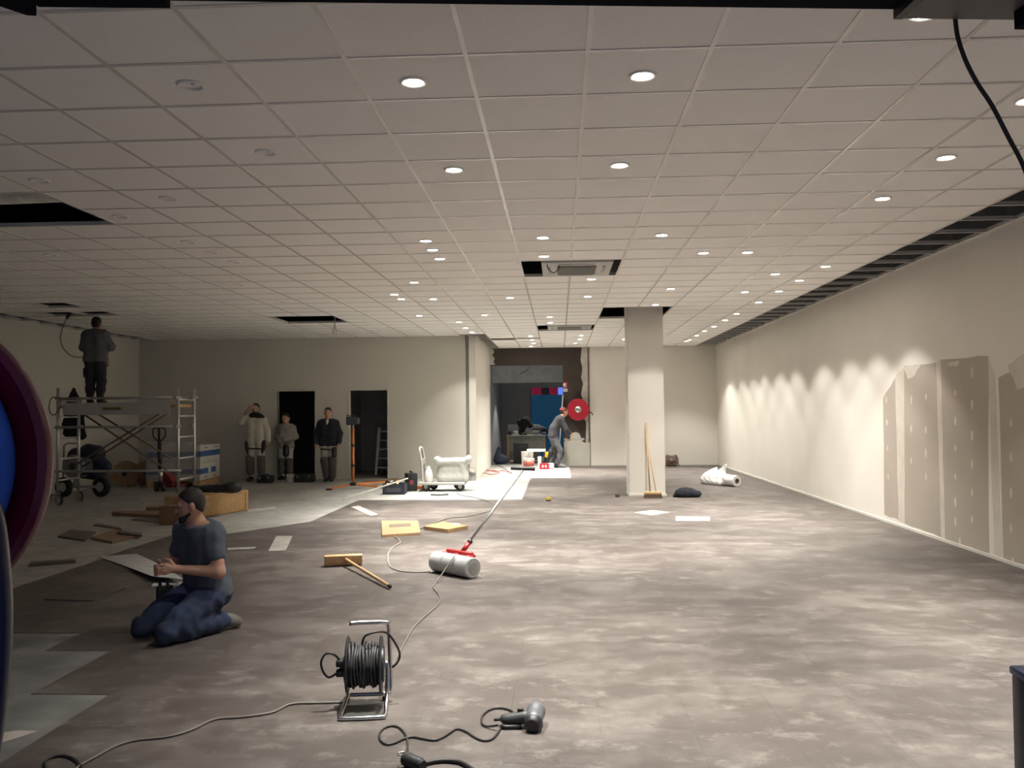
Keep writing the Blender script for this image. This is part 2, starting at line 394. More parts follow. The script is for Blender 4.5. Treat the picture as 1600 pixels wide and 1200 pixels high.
# pillar
pl = MB(); pl.bb((1.24, 15.76, 0), (1.855, 16.4, 4.0)); pil = struct(pl.build('wall_pillar', m_paint))
MB().bb((1.22, 15.74, 0), (1.875, 16.42, .04)).build('pillar_foot', m_base, pil)
e = MB(); e.bb((1.225, 15.76, .04), (1.24, 16.4, 3.9)); e.build('corner_bead', mat('bead_white', (.66, .63, .57), .6), pil)

# ---- the back shop seen through the opening
m_grey = mat('grey_partition', (.40, .405, .41), .7, var=.05); m_blue = mat('blue_window_film', (.004, .05, .11), .4, emit=.40, var=.25, scale=14, stretch=(1, 1, 5))
m_red = mat('red_window_film', (.19, .006, .03), .4, emit=.45); m_lilac = mat('lilac_window_film', (.10, .20, .75), .4, emit=.9)
BY = 30.0
r = MB(); r.bb((-2.1, BW+.15, 0), (-1.95, BY, 3.2)); r.bb((2.2, BW+.15, 0), (2.3, BY, 3.2)); struct(r.build('wall_back_shop', m_grey))
r = MB(); wx0, wx1 = Y(830, 600, BY).x, Y(877, 600, BY).x; wz = Y(830, 606, BY).z
r.bb((-2.1, BY, 0), (wx0, BY+.1, 3.2)); r.bb((wx0, BY, wz), (2.3, BY+.1, 3.2)); struct(r.build('wall_shop_end', m_grey))
struct(MB().bb((-2.1, BW+.15, 3.1), (2.3, BY+.1, 3.2)).build('ceiling_shop', m_grey))
s = MB(); s.bb((-1.95, BW+1.6, Y(800, 598, BW+1.6).z), (2.2, BW+1.75, 3.1)); struct(s.build('wall_bulkhead', mat('bulkhead_grey', (.36, .375, .40), .75)))
win = struct(MB().bb((wx0-.04, BY-.02, 0), (wx0, BY+.1, wz)).build('window_1', mat('film_frame', (.12, .14, .22), .5)))
win['label'] = 'shop window covered with blue and red film in the back room'
zr = Y(830, 617, BY).z; xm = Y(872, 610, BY).x
MB().bb((wx0, BY+.02, 0), (2.2, BY+.04, zr)).build('blue_pane', m_blue, win)
xa, xb = Y(846, 610, BY).x, Y(858, 610, BY).x
MB().bb((wx0, BY+.02, zr), (xa, BY+.04, wz)).build('red_pane', m_red, win)
MB().bb((xa, BY+.02, zr), (xb, BY+.04, wz)).build('dark_pane', mat('dark_film', (.03, .03, .05), .4), win)
MB().bb((xb, BY+.02, zr), (xm, BY+.04, wz)).build('red_pane', m_red, win)
MB().bb((xm, BY+.02, zr), (2.2, BY+.04, wz)).build('lilac_pane', m_lilac, win)
cable('ceiling_wire', 'thin wire hanging from the bulkhead in the back room', [Y(826,573,BW+1.55), Y(824,578,BW+1.55), Y(817,582,BW+1.55), Y(811,585,BW+1.55)], .008, m_dark)

# ---- shop-front head over the camera
m_head = mat('black_lintel', (.007, .008, .013), .9, var=.2, spec=.1)
A, B = Z(300, 1.5, 2.42), Z(1600, 17, 2.42); d = (B-A).normalized(); nrm = Vector((d.y, -d.x, 0))
def along(p, q, back, z0, z1, mb):                  # slab whose far bottom edge runs p-q
    mb.prism([(p.x, p.y), (p.x+nrm.x*back, p.y+nrm.y*back), (q.x+nrm.x*back, q.y+nrm.y*back), (q.x, q.y)], z0, z1); return mb
A2, B2 = A-d*1.2, B+d*.6
lint = struct(along(A2, B2, .22, 2.42, 2.7, MB()).build('trim_3', m_head)); lint['label'] = 'black shop front head beam along the top of the picture'
# ================================================================ downlights
m_trim = mat('downlight_trim', (.80, .78, .74), .35, var=.02)
m_refl = mat('downlight_reflector', (.75, .75, .75), .15, metal=1.0, var=.02)
m_lens_on = mat('downlight_lens_lit', (1.0, .93, .80), .4, emit=40.0, var=.0)
m_lens_off = mat('downlight_lens_off', (.32, .30, .28), .25, var=.05)
def beam(ld, wide):                                 # measured-style profile: bright narrow core, dim wide skirt
    ld.use_nodes = True; nt = ld.node_tree; em = nt.nodes['Emission']; N = nt.nodes.new; L = nt.links.new
    tc = N('ShaderNodeTexCoord'); sx = N('ShaderNodeSeparateXYZ'); L(tc.outputs['Normal'], sx.inputs[0])
    ab = N('ShaderNodeMath'); ab.operation = 'ABSOLUTE'; L(sx.outputs[2], ab.inputs[0])
    pw = N('ShaderNodeMath'); pw.operation = 'POWER'; L(ab.outputs[0], pw.inputs[0]); pw.inputs[1].default_value = 13
    ma = N('ShaderNodeMath'); ma.operation = 'MULTIPLY_ADD'; L(pw.outputs[0], ma.inputs[0]); ma.inputs[1].default_value = 1-wide; ma.inputs[2].default_value = wide
    L(ma.outputs[0], em.inputs['Strength'])
def downlight(p, lit, label, z=CEIL, f=1.0, wide=None):
    t = thing('downlight', label, 'downlight', (p.x, p.y, z), 0, 'lit ceiling downlights' if lit else 'unlit ceiling downlights')
    MB().lathe([(.052, .006), (.055, -.006), (.064, -.009), (.073, -.004), (.075, .002), (.072, .006)], n=28, closed=True).build('trim_ring', m_trim, t, angle=SM)
    if lit:
        MB().lathe([(0, -.004), (.03, -.0038), (.052, -.002), (.054, .004), (0, .0045)], n=24).build('lens', m_lens_on, t, smooth=True)
        ld = bpy.data.lights.new('downlight_spot', 'SPOT'); ld.energy = SPOT_W*f; ld.color = SPOT_COL; ld.spot_size = math.radians(94); ld.spot_blend = .3; ld.shadow_soft_size = .05; wash = p.x > 3.0; beam(ld, wide or (.36 if wash else .085)); ld.energy *= (.50 if wash else 1.0)
        lo = bpy.data.objects.new('downlight_spot', ld); C.objects.link(lo); lo.parent = t; lo.location = (0, 0, -.012)
    else:
        MB().lathe([(.052, .005), (.040, .022), (.022, .034)], n=24).build('reflector', m_refl, t, smooth=True)
        MB().lathe([(0, .010), (.020, .012), (.028, .018), (0, .036)], n=18).build('lens', m_lens_off, t, smooth=True)
        MB().ball((.02, -.01, .004), .016, 10, (1, .7, .6)).build('bulb', mat('bulb_glass', (.85, .83, .78), .15), t, smooth=True)
ORD = ['nearest', 'second nearest', 'third nearest', 'fourth nearest', 'fifth nearest', 'sixth nearest', 'seventh nearest', 'eighth nearest', 'ninth nearest', 'tenth nearest', 'eleventh nearest', 'twelfth nearest']
lines = [
 ('in the row beside the open strip along the right wall', [(1290,416),(1249,438),(1217,455),(1186,472),(1151,490),(1133,500),(1116,510),(1101,517),(1089,524),(1077,531),(1072,533)]),
 ('in the second row from the right wall', [(1478,246),(1379,310),(1211,428),(1164,456)]),
 ('in the row that runs above the right half of the pillar', [(1099,395),(1048,451),(1024,476),(975,530)]),
 ('in the row just right of the ceiling air conditioners', [(1004,118),(968,258),(924,436),(918,463),(908,524),(906,530),(899,536)]),
 ('in the row above the left edge of the air conditioners', [(848,371),(850,400),(859,495),(860,504)]),
 ('in the row left of the air conditioners', [(646,128),(709,265),(797,465),(829,525),(831,531),(834,536),(830,541)]),
 ('in the row of three close lamps left of centre', [(665,376),(676,390),(687,404),(757,492)]),
 ('in the row leading to the wall corner behind the trolley', [(647,441),(677,467),(717,503),(727,512),(737,519)]),
 ('in the leftmost lit row of the ceiling', [(616,460),(627,467),(655,493)])]
for desc, pts in lines:
    for k, q in enumerate(pts): downlight(K(*q), True, '%s lit downlight %s' % (ORD[k], desc))
downlight(K(1445, 21), True, 'lit downlight half hidden above the box on the black head beam')
downlight(K(1606, 157), True, 'lit downlight cut by the right edge of the picture')
downlight(K(1034, 367), True, 'single lit downlight ahead and left of the paired lamps, right of the air conditioner')
downlight(K(1168, 394), True, 'single lit downlight right beside another at the same depth, right of centre')
downlight(Vector((-.6, 27.2, 0)), True, 'unseen downlight added to brighten the back room behind the bulkhead', 3.1, .30, .9)  # added lamp, hidden by the bulkhead, that brightens the back room
for q, lab in (((298,133),'large unlit round downlight at upper left, nearest the camera'), ((416,238),'unlit downlight right of the others, second nearest the camera'), ((62,282),'unlit downlight just in front of the big ceiling opening'),
    ((263,310),'unlit downlight alone right of the big ceiling opening'), ((188,338),'unlit downlight at the right corner of the big ceiling opening'), ((294,378),'first of three unlit downlights in line behind the ceiling opening'),
    ((331,394.5),'middle of three unlit downlights in line behind the ceiling opening'), ((366,409),'last of three unlit downlights in line behind the ceiling opening'), ((80,398),'faint unlit downlight beyond the big ceiling opening at far left'),
    ((374,445),'small unlit downlight well in front of the far left ceiling hole'), ((438,471),'farthest small unlit downlight, close before the hole with hanging wires')):
    downlight(K(*q), False, lab)
# ================================================================ organic surfaces: smooth union of tapered capsules and ellipsoids, meshed with surface nets
def sdf_field(prims, vox, k, noise, keep, pad=.05):
    P = []
    for p in prims:
        if p[0] == 'c': a, b, ra, rb = np.array(p[1], float), np.array(p[2], float), p[3], p[4]; lo = np.minimum(a-ra, b-rb); hi = np.maximum(a+ra, b+rb)
        else: c, r = np.array(p[1], float), np.array(p[2], float); rm = r.max(); lo, hi = c-rm, c+rm
        P.append((p, lo, hi))
    lo = np.min([q[1] for q in P], 0)-pad; hi = np.max([q[2] for q in P], 0)+pad
    n = np.ceil((hi-lo)/vox).astype(int)+1; d = np.full(n, .2, np.float32)
    ax = [lo[i]+vox*np.arange(n[i]) for i in range(3)]
    for p, l, h in P:
        m = k+2*vox; s = [slice(max(0, int((l[i]-m-lo[i])/vox)), min(n[i], int((h[i]+m-lo[i])/vox)+2)) for i in range(3)]
        x, y, z = np.meshgrid(ax[0][s[0]], ax[1][s[1]], ax[2][s[2]], indexing='ij'); q = np.stack([x, y, z], -1)
        if p[0] == 'c':
            a, b = np.array(p[1], float), np.array(p[2], float); ba = b-a; L = max(ba@ba, 1e-9)
            t = np.clip(((q-a)@ba)/L, 0, 1); e = np.sqrt((((q-a)-t[..., None]*ba)**2).sum(-1))-(p[3]+(p[4]-p[3])*t)
        else:
            c, r = np.array(p[1], float), np.array(p[2], float); Rm = np.array(p[3], float) if len(p) > 3 and p[3] is not None else np.eye(3)
            w = (q-c)@Rm; kk = np.sqrt(((w/r)**2).sum(-1)); k2 = np.sqrt(((w/(r*r))**2).sum(-1)); e = kk*(kk-1)/np.maximum(k2, 1e-6)
        o = d[tuple(s)]; kk = p[4] if (p[0] == 'e' and len(p) > 4) else (p[5] if (p[0] == 'c' and len(p) > 5) else k)
        hh = np.maximum(kk-np.abs(o-e), 0)/kk; d[tuple(s)] = np.minimum(o, e)-hh*hh*kk*.25
    if noise or keep:
        x, y, z = np.meshgrid(*ax, indexing='ij')
        if noise: d += noise*(np.sin(31*x+17*z+2*np.sin(23*y))*np.sin(27*y-19*z+1.5*np.sin(29*x))+.5*np.sin(61*z+40*x)*np.sin(53*y+1))
        if keep: d = np.maximum(d, keep(x, y, z))
    return d, lo
def surface_nets(d, lo, vox):
    s = d < 0; nx, ny, nz = d.shape
    cnt = np.zeros((nx-1, ny-1, nz-1), int)
    for i in (0, 1):
        for j in (0, 1):
            for k in (0, 1): cnt += s[i:nx-1+i, j:ny-1+j, k:nz-1+k]
    act = (cnt > 0) & (cnt < 8); idx = np.full(act.shape, -1); ci = np.argwhere(act); idx[act] = np.arange(len(ci))
    acc = np.zeros((len(ci), 3)); num = np.zeros(len(ci))
    co = [(i, j, k) for i in (0, 1) for j in (0, 1) for k in (0, 1)]
    for a in co:
        for ax in range(3):
            if a[ax]: continue
            b = list(a); b[ax] = 1
            da = d[ci[:, 0]+a[0], ci[:, 1]+a[1], ci[:, 2]+a[2]]; db = d[ci[:, 0]+b[0], ci[:, 1]+b[1], ci[:, 2]+b[2]]
            m = (da < 0) != (db < 0); t = da[m]/(da[m]-db[m]); pt = np.tile(np.array(a, float), (m.sum(), 1)); pt[:, ax] = t; acc[m] += pt; num[m] += 1
    V = lo+vox*(ci+acc/num[:, None]); F = []
    for ax in range(3):
        o1, o2 = (ax+1) % 3, (ax+2) % 3
        sl0 = [slice(None)]*3; sl1 = [slice(None)]*3; sl0[ax] = slice(0, -1); sl1[ax] = slice(1, None)
        df = s[tuple(sl0)] != s[tuple(sl1)]; e = np.argwhere(df); e = e[(e[:, o1] > 0) & (e[:, o2] > 0) & (e[:, o1] < d.shape[o1]-1) & (e[:, o2] < d.shape[o2]-1)]
        if not len(e): continue
        def cell(a1, a2): q = e.copy(); q[:, o1] -= a1; q[:, o2] -= a2; return idx[q[:, 0], q[:, 1], q[:, 2]]
        quad = np.stack([cell(1, 1), cell(0, 1), cell(0, 0), cell(1, 0)], 1); flip = ~s[e[:, 0], e[:, 1], e[:, 2]]; quad[flip] = quad[flip][:, ::-1]; F.append(quad)
    return V, np.concatenate(F)
def body_mesh(name, prims, m, vox=.012, k=.03, parent=None, noise=0, keep=None):
    d_, lo = sdf_field(prims, vox, k, noise, keep); V, F = surface_nets(d_, lo, vox); F = F[(F >= 0).all(1)]
    me = bpy.data.meshes.new(name); me.from_pydata(V.tolist(), [], F.tolist()); me.validate(); me.polygons.foreach_set('use_smooth', [True]*len(me.polygons)); me.materials.append(m); me.update()
    o = bpy.data.objects.new(name, me); C.objects.link(o)
    if parent is not None: o.parent = parent
    return o

# ---------------------------------------------------------------- people (local frame: facing +y, own right hand at +x)
def rotm(yaw, pitch=0.0, roll=0.0):
    return np.array((Matrix.Rotation(yaw, 3, 'Z') @ Matrix.Rotation(pitch, 3, 'X') @ Matrix.Rotation(roll, 3, 'Y')))
def grow(p, o):
    if p[0] == 'c': return ('c', p[1], p[2], p[3]+o, p[4]+o) + tuple(p[5:])
    return ('e', p[1], tuple(x+o for x in p[2])) + tuple(p[3:])
def hand(wr, dirv, palm_n, side, curl=.6, s=1.0):
    wr = np.array(wr, float); dv = np.array(dirv, float); dv /= np.linalg.norm(dv); nn = np.array(palm_n, float); nn -= dv*(nn@dv); nn /= np.linalg.norm(nn); ac = np.cross(dv, nn)*side
    out = []
    for f in (-1, -.33, .33, 1): out.append(('c', wr+dv*.015*s, wr+dv*.085*s+ac*f*.030*s, .018*s, .013*s, .012))
    for f, L in ((-1, .062), (-.33, .075), (.33, .08), (1, .07)):
        b = wr+dv*.085*s+ac*f*.030*s; d1 = dv*math.cos(curl)+nn*math.sin(curl); d2 = dv*math.cos(curl*2.1)+nn*math.sin(curl*2.1); m1 = b+d1*L*.55*s; e = m1+d2*L*.5*s
        out += [('c', b, m1, .0105*s, .0095*s, .006), ('c', m1, e, .0095*s, .008*s, .006)]
    b = wr+dv*.03*s+ac*.03*s; t1 = b+(dv*.6+ac*.7+nn*.35)*.045*s; t2 = t1+(dv*.8+ac*.15+nn*.5)*.032*s
    out += [('c', b, t1, .014*s, .012*s, .008), ('c', t1, t2, .0115*s, .0095*s, .006)]
    return out
def head_prims(hc, Rm, s=1.0):
    hc = np.array(hc, float); T = lambda x, y, z: hc+Rm@np.array([x, y, z])*s; R = Rm
    return [('e', T(0, -.012, .03), (.076*s, .096*s, .092*s), R), ('e', T(0, .022, -.038), (.061*s, .070*s, .076*s), R), ('e', T(0, .055, -.092), (.028*s, .022*s, .022*s), R),
            ('c', T(0, .09, .005), T(0, .112, -.026), .010*s, .0135*s, .014), ('c', T(-.013, .098, -.03), T(.013, .098, -.03), .008*s, .008*s, .01),
            ('c', T(-.042, .078, .022), T(.042, .078, .022), .012*s, .012*s, .02), ('c', T(-.02, .087, -.060), T(.02, .087, -.060), .0075*s, .0075*s, .01),
            ('e', T(-.078, -.008, -.008), (.011*s, .02*s, .032*s), R, .012), ('e', T(.078, -.008, -.008), (.011*s, .02*s, .032*s), R, .012)]
def person(name, label, loc, rz, J, mats, head_rot=(0, 0), vox=.011, sleeve='long', hair=None, beard=None, shoe_h=.05, bulk=1.0, hands=None, hs=1.0, top_extra=(), leg_extra=(), trouser_top=.06, leg_noise=.0035):
    """J: joints. mats: skin, top, legs, shoes, hair"""
    j = {k: np.array(v, float) for k, v in J.items()}; B = bulk; R = rotm(*head_rot)
    sk, tp, lg, sh = [], [], [], []
    hd = head_prims(j['head'], R, hs); neck = [('c', j['neck'], j['head']+R@np.array([0, -.02, -.05]), .056, .05)]
    sL, sR, hL, hR = j['sL'], j['sR'], j['hL'], j['hR']; pel, chest = (hL+hR)/2, (sL+sR)/2
    fw = np.array(J.get('fwd', (0, 1, 0)), float); mid = j.get('waist', (pel*.55+chest*.45))
    acr = (sR-sL)/np.linalg.norm(sR-sL)
    torso = [('c', sL*.55+chest*.45-(chest-mid)*.1, mid-acr*.07, .098*B, .092*B, .05), ('c', sR*.55+chest*.45-(chest-mid)*.1, mid+acr*.07, .098*B, .092*B, .05), ('c', mid-acr*.065, hL, .095*B, .105*B, .05), ('c', mid+acr*.065, hR, .095*B, .105*B, .05),
             ('c', chest*.6+j['neck']*.4, sL, .062*B, .052*B, .05), ('c', chest*.6+j['neck']*.4, sR, .062*B, .052*B, .05), ('c', chest, j['neck'], .07*B, .058, .05)]
    if 'belly' in J: torso.append(('e', j['belly'], (.12, .09, .13), None, .08))
    for s in ('L', 'R'):
        up = [('c', j['s'+s], j['e'+s], .058*B, .046*B)]; fo = [('c', j['e'+s], j['w'+s], .044*B, .030)]
        sk += up+fo; hk = (hands or {}).get(s); dv = j['w'+s]-j['e'+s]
        sk += hand(j['w'+s], hk[0] if hk else dv, hk[1] if hk else (fw*.3+np.array([(-1 if s == 'R' else 1)*1.0, 0, 0])), -1 if s == 'L' else 1, hk[2] if hk else .55)
        if sleeve == 'long': tp += up+[('c', j['e'+s], j['w'+s], .046*B, .036)]
        elif sleeve == 'short': tp += [('c', j['s'+s], j['s'+s]*.45+j['e'+s]*.55, .052*B, .047*B)]
        th = [('c', j['h'+s], j['k'+s], .088*B, .060*B)]; ca = [('c', j['k'+s], j['k'+s]*.6+j['a'+s]*.4, .056*B, .056*B), ('c', j['k'+s]*.6+j['a'+s]*.4, j['a'+s], .056*B, .040)]
        ft = [('c', j['a'+s], j['f'+s]*.5+j['a'+s]*.5, .042, .038), ('c', j['f'+s]*.5+j['a'+s]*.5, j['f'+s], .040, .034)]
        sk += th+ca+ft; lg += th+ca; sh += [[grow(q, .008) for q in ft]]
    body = body_mesh(name, sk+torso+neck+hd, mats['skin'], vox, .03, None)
    body.location = loc; body.rotation_euler.z = rz; tag(body, label, 'person')
    tp += torso+list(top_extra); cut = pel+np.array([0, 0, 0])
    upv = (mid-pel)/np.linalg.norm(mid-pel)
    hem = pel-upv*J.get('hem', .07)
    nb = j['neck']+(j['neck']-chest)*.10; nv = (j['neck']-chest); nv = nv/np.linalg.norm(nv)
    cutk = lambda x, y, z: np.maximum(-((x-hem[0])*upv[0]+(y-hem[1])*upv[1]+(z-hem[2])*upv[2]) if J.get('cut', True) else -1e3+0*x, ((x-nb[0])*nv[0]+(y-nb[1])*nv[1]+(z-nb[2])*nv[2])-.012)
    arms_ok = J.get('arm_low', False)
    if arms_ok: cutk = lambda x, y, z: ((x-nb[0])*nv[0]+(y-nb[1])*nv[1]+(z-nb[2])*nv[2])-.012
    body_mesh(mats.get('top_name', 'shirt'), [grow(q, .020) for q in tp], mats['top'], vox, .035, body, .0035, cutk)
    wl = pel+upv*trouser_top
    body_mesh('trousers', [grow(q, .010) for q in lg+torso[2:4]+list(leg_extra)], mats['legs'], vox, .035, body, leg_noise, lambda x, y, z: (x-wl[0])*upv[0]+(y-wl[1])*upv[1]+(z-wl[2])*upv[2])
    for q in sh: body_mesh('shoe', q, mats['shoes'], vox, .02, body)
    T = lambda x, y, z: j['head']+R@np.array([x, y, z])*hs
    if hair:
        c0, n0 = T(*hair[0]), R@np.array(hair[1]); n0 = n0/np.linalg.norm(n0)
        body_mesh('hair', [('e', T(0, -.014, .034), (.0805*hs, .100*hs, .0955*hs), R), ('e', T(0, -.045, -.005), (.074*hs, .062*hs, .078*hs), R)]+[('e', T(*q[0]), tuple(np.array(q[1])*hs), R) for q in hair[2:]], mats['hair'], vox*.8, .02, body, .002, lambda x, y, z: (x-c0[0])*n0[0]+(y-c0[1])*n0[1]+(z-c0[2])*n0[2])
    if beard: body_mesh('beard', [('c', T(-.055, .02, -.055), T(-.03, .07, -.09), .014, .018, .02), ('c', T(.055, .02, -.055), T(.03, .07, -.09), .014, .018, .02), ('c', T(-.03, .072, -.09), T(.03, .072, -.09), .02, .02, .02), ('c', T(-.022, .094, -.045), T(.022, .094, -.045), .006, .006, .008), ('c', T(0, .08, -.09), T(0, .085, -.105), .018, .014, .02)], mats['hair'], vox*.6, .02, body)
    e = MB()
    for sx in (-1, 1): e.ball(T(sx*.031, .0875, .006), .0085*hs, 8)
    e.build('eyes', mat('dark_eye', (.02, .015, .012), .3), body, smooth=True)
    return body
def standing(h=1.0, **kw):
    J = dict(aL=(-.10, -.02, .08), aR=(.10, -.02, .08), fL=(-.13, .13, .038), fR=(.13, .13, .038), kL=(-.11, .02, .47), kR=(.11, .02, .47), hL=(-.085, 0, .90), hR=(.085, 0, .90),
             sL=(-.172, -.01, 1.365), sR=(.172, -.01, 1.365), neck=(0, -.005, 1.46), head=(0, .015, 1.615), eL=(-.24, -.03, 1.13), eR=(.24, -.03, 1.13), wL=(-.25, .06, .90), wR=(.25, .06, .90))
    J.update(kw); return {k: (tuple(np.array(v)*h) if isinstance(v, tuple) and k not in ('fwd',) else v) for k, v in J.items()}
# ================================================================ shared object materials
m_alu = mat('aluminium', (.62, .62, .60), .35, metal=.9, var=.08); m_steel = mat('galvanised_steel', (.45, .45, .44), .4, metal=.85, var=.12)
m_black = mat('black_plastic', (.018, .018, .02), .45, var=.2); m_rub = mat('black_rubber', (.022, .021, .021), .7, var=.2)
m_orange = mat('orange_paint', (.62, .19, .05), .45, var=.1); m_wood = mat('pale_wood', (.50, .31, .15), .6, var=.2, scale=14, stretch=(1, 8, 8))
m_card = mat('cardboard', (.34, .21, .10), .8, var=.08); m_white = mat('white_paint', (.47, .465, .44), .5, var=.04)
m_redp = mat('red_paint', (.42, .02, .02), .4, var=.1); m_cable = mat('black_cable', (.02, .018, .017), .5); m_gcable = mat('grey_cable', (.16, .14, .12), .6)
m_grime = mat('white_plastic', (.70, .69, .65), .4, var=.06); m_yel = mat('yellow_plastic', (.60, .42, .03), .45); m_navy = mat('navy_paint', (.010, .016, .06), .35, var=.2)

# ---------------------------------------------------------------- big reel at the left edge (close to the camera)
YR = 1.5; cR = Y(-180, 725, YR); pm = FPX/YR
t = thing('hose_reel', 'large maroon round reel wound with blue, cut off by the left edge', 'reel', (cR.x, YR+.03, 0))
zc = cR.z; R0 = 260/pm
MB().lathe([(.05, .02), (R0-.012, .02), (R0-.003, .016), (R0, .006), (R0-.003, -.006), (R0-.016, -.012), (R0-.024, -.006), (.05, -.006)], (0, 0, zc), (0, 1, 0), 96, closed=True).build('flange', mat('maroon_plastic', (.17, .007, .03), .3, var=.1), t, angle=SM)
m_bl = mat('blue_hose', (.05, .17, .70), .55, var=.15, scale=20); m_bl2 = mat('blue_hose_worn', (.10, .20, .45), .65, var=.2, scale=20)
for r_, m_, yy, th in ((215, m_bl, -.03, .024), (195, m_bl2, -.06, .02), (174, m_bl2, -.075, .02)):
    q = r_/pm; n = 64
    MB().tube([(math.cos(2*PI*k/n)*(q-th), yy, zc+math.sin(2*PI*k/n)*(q-th)) for k in range(n)], th, 12, closed=True).build('hose_coil', m_, t, smooth=True)
MB().lathe([(0, -.12), (.06, -.12), (.06, .05), (0, .05)], (0, 0, zc), (0, 1, 0), 24).build('hub', m_navy, t, angle=SM)
st = MB(); pts = [(0, -.12, zc)]
y_ = YR-.12
path = [Y(u, v, y_) for u, v in ((-90, 740), (-30, 790), (-12, 900), (-10, 1000), (-18, 1100), (-34, 1200))]
loc = [Vector((p.x-cR.x, -.15, p.z)) for p in path]; last = loc[-1]
loc += [last+Vector((-.05, 0, -.25)), Vector((last.x-.05, 0, .02))]; loc = [Vector((0, -.15, zc))]+loc
MB().tube(spline(loc, 8), .027, 12).build('stand_leg', m_navy, t, smooth=True)
MB().tube(spline([Vector((-q.x, q.y, q.z)) for q in loc], 8), .027, 12).build('stand_leg', m_navy, t, smooth=True)
MB().bar((loc[-1].x-.02, 0, .018), (-loc[-1].x+.02, 0, .018), .3, .036).build('foot_plate', m_navy, t)
# navy post at the lower right edge
p0 = Y(1593, 1049, 2.1); t = thing('barrier_post', 'navy blue post with pale blue cap cut off by right edge', 'post', (p0.x+.045, 2.1, 0.004))
MB().bevbox((0, 0, p0.z/2-.004), (.09, .09, p0.z-.02), .012).build('post', m_navy, t, angle=SM)
MB().bevbox((0, 0, p0.z-.012), (.094, .094, .02), .006).build('cap', mat('pale_blue_cap', (.03, .10, .26), .4), t, angle=SM)
MB().lathe([(0, .02), (.09, .018), (.1, 0), (0, 0)]).build('base', m_navy, t, angle=SM)
# hardware under the head beam
t = thing('door_operator', 'grey box fixed under the right end of the black head beam', 'box', (0, 0, 0))
pa, pb = Z(1396, 29, 2.40), Z(1584, 31, 2.40)
along(pa, pb, .20, 2.40, 2.415, MB()).build('cover', mat('taupe_cover', (.16, .135, .125), .5), t); along(pa, pa+d*.02, .2, 2.398, 2.42, MB()).build('end_cap', m_black, t)
o = along(Z(1585, 46, 2.36), Z(1660, 48, 2.36), .16, 2.36, 2.42, MB()).build('beam_bracket', m_head); tag(o, 'short black bracket under head beam at top right corner', 'bracket')
o = along(Z(60, 11, 2.40), Z(266, 13, 2.40), .2, 2.40, 2.42, MB()).build('beam_housing', m_head); tag(o, 'flat black housing under the head beam at top left', 'box')
o = MB().prism([(q.x, q.y) for q in (Z(-40, 2, 2.37), Z(0, 10, 2.37), Z(42, 24, 2.37), Z(57, 25, 2.37), Z(57, -20, 2.37), Z(-40, -20, 2.37))], 2.37, 2.42).build('beam_bracket', m_head); tag(o, 'wedge shaped black bracket in the top left corner', 'bracket')
yc = pa.y+.02
cable('hanging_cable', 'thick dark cable hanging down at the top right', [Y(1492, 26, yc)+Vector((0, 0, .02)), Y(1493, 34, yc), Y(1497, 60, yc), Y(1509, 95, yc), Y(1527, 130, yc), Y(1550, 165, yc), Y(1575, 213, yc), Y(1600, 262, yc), Y(1622, 330, yc), Y(1634, 420, yc)], .0055, mat('dark_sheath', (.05, .035, .022), .6))
for q in ((1527, 130), (1554, 170)):
    pass

# ---------------------------------------------------------------- scaffold
SX0, SX1, SY0, SY1 = -8.55, -6.45, 14.7, 15.36
t = thing('scaffold_tower', 'aluminium rolling scaffold tower with cross braces and platform', 'scaffold', (0, 0, 0))
zt = Y(90, 609, SY0).z
def post(x, y, ztop): MB().cyl((x, y, .19), (x, y, ztop), .025, n=12).build('post', m_alu, t, smooth=True)
post(SX0, SY0, Y(82, 607, SY0).z); post(SX0, SY1, Y(115, 622, SY1).z); post(SX1, SY0, Y(274, 605, SY0).z); post(SX1, SY1, Y(297, 608, SY1).z)
for x in (SX0, SX1):
    for z in (.42, .78, 1.14, 1.5, 1.78):
        MB().cyl((x, SY0, z), (x, SY1, z), .018, n=10).build('rung', m_alu, t, smooth=True)
for v, yy in ((622, SY0), (667, SY0), (736, SY0)):
    z = Y(180, v, yy).z; MB().cyl((SX0-.03, yy-.03, z), (SX1+.06, yy-.03, z), .021, n=10).build('ledger', m_steel, t, smooth=True)
z = Y(200, 622, SY1).z; MB().cyl((SX0-.03, SY1+.03, z), (SX1+.05, SY1+.03, z), .021, n=10).build('ledger', m_steel, t, smooth=True)
m_brace = mat('brown_brace', (.16, .12, .09), .5, metal=.5)
for (u0, v0), (u1, v1), yy in (((120,640),(262,735),SY0-.03), ((115,728),(270,634),SY0-.03), ((150,645),(268,716),SY1+.03), ((128,730),(262,646),SY1+.03)):
    MB().cyl(Y(u0, v0, yy), Y(u1, v1, yy), .016, n=8).build('brace', m_brace, t, smooth=True)
zp = Y(180, 629, SY0).z; zb = Y(180, 648, SY0).z
dk = MB().bb((SX0+.03, SY0+.02, zb+.12), (SX1-.05, SY1-.02, zb+.17)).build('platform', m_wood, t)
tb = MB().bb((SX0+.12, SY0-.06, zb), (SX1-.12, SY0-.035, zp)).build('toe_board', mat('scaffold_board', (.42, .41, .38), .5, var=.08), t)
qa, qb = Y(159, 636, SY0-.06), Y(191, 641, SY0-.06)
pr = [(qa.x, (qa.z+qb.z)/2)]; zc = (qa.z+qb.z)/2; hz = abs(qa.z-qb.z)/2
pl = MB(); ring = [(qb.x-hz+hz*math.cos(a), zc+hz*math.sin(a)) for a in [(-90+k*30)*PI/180 for k in range(7)]]+[(qa.x+hz+hz*math.cos(a), zc+hz*math.sin(a)) for a in [(90+k*30)*PI/180 for k in range(7)]]
M_ = Matrix(((1,0,0,0),(0,0,-1,SY0-.061),(0,1,0,0),(0,0,0,1)))
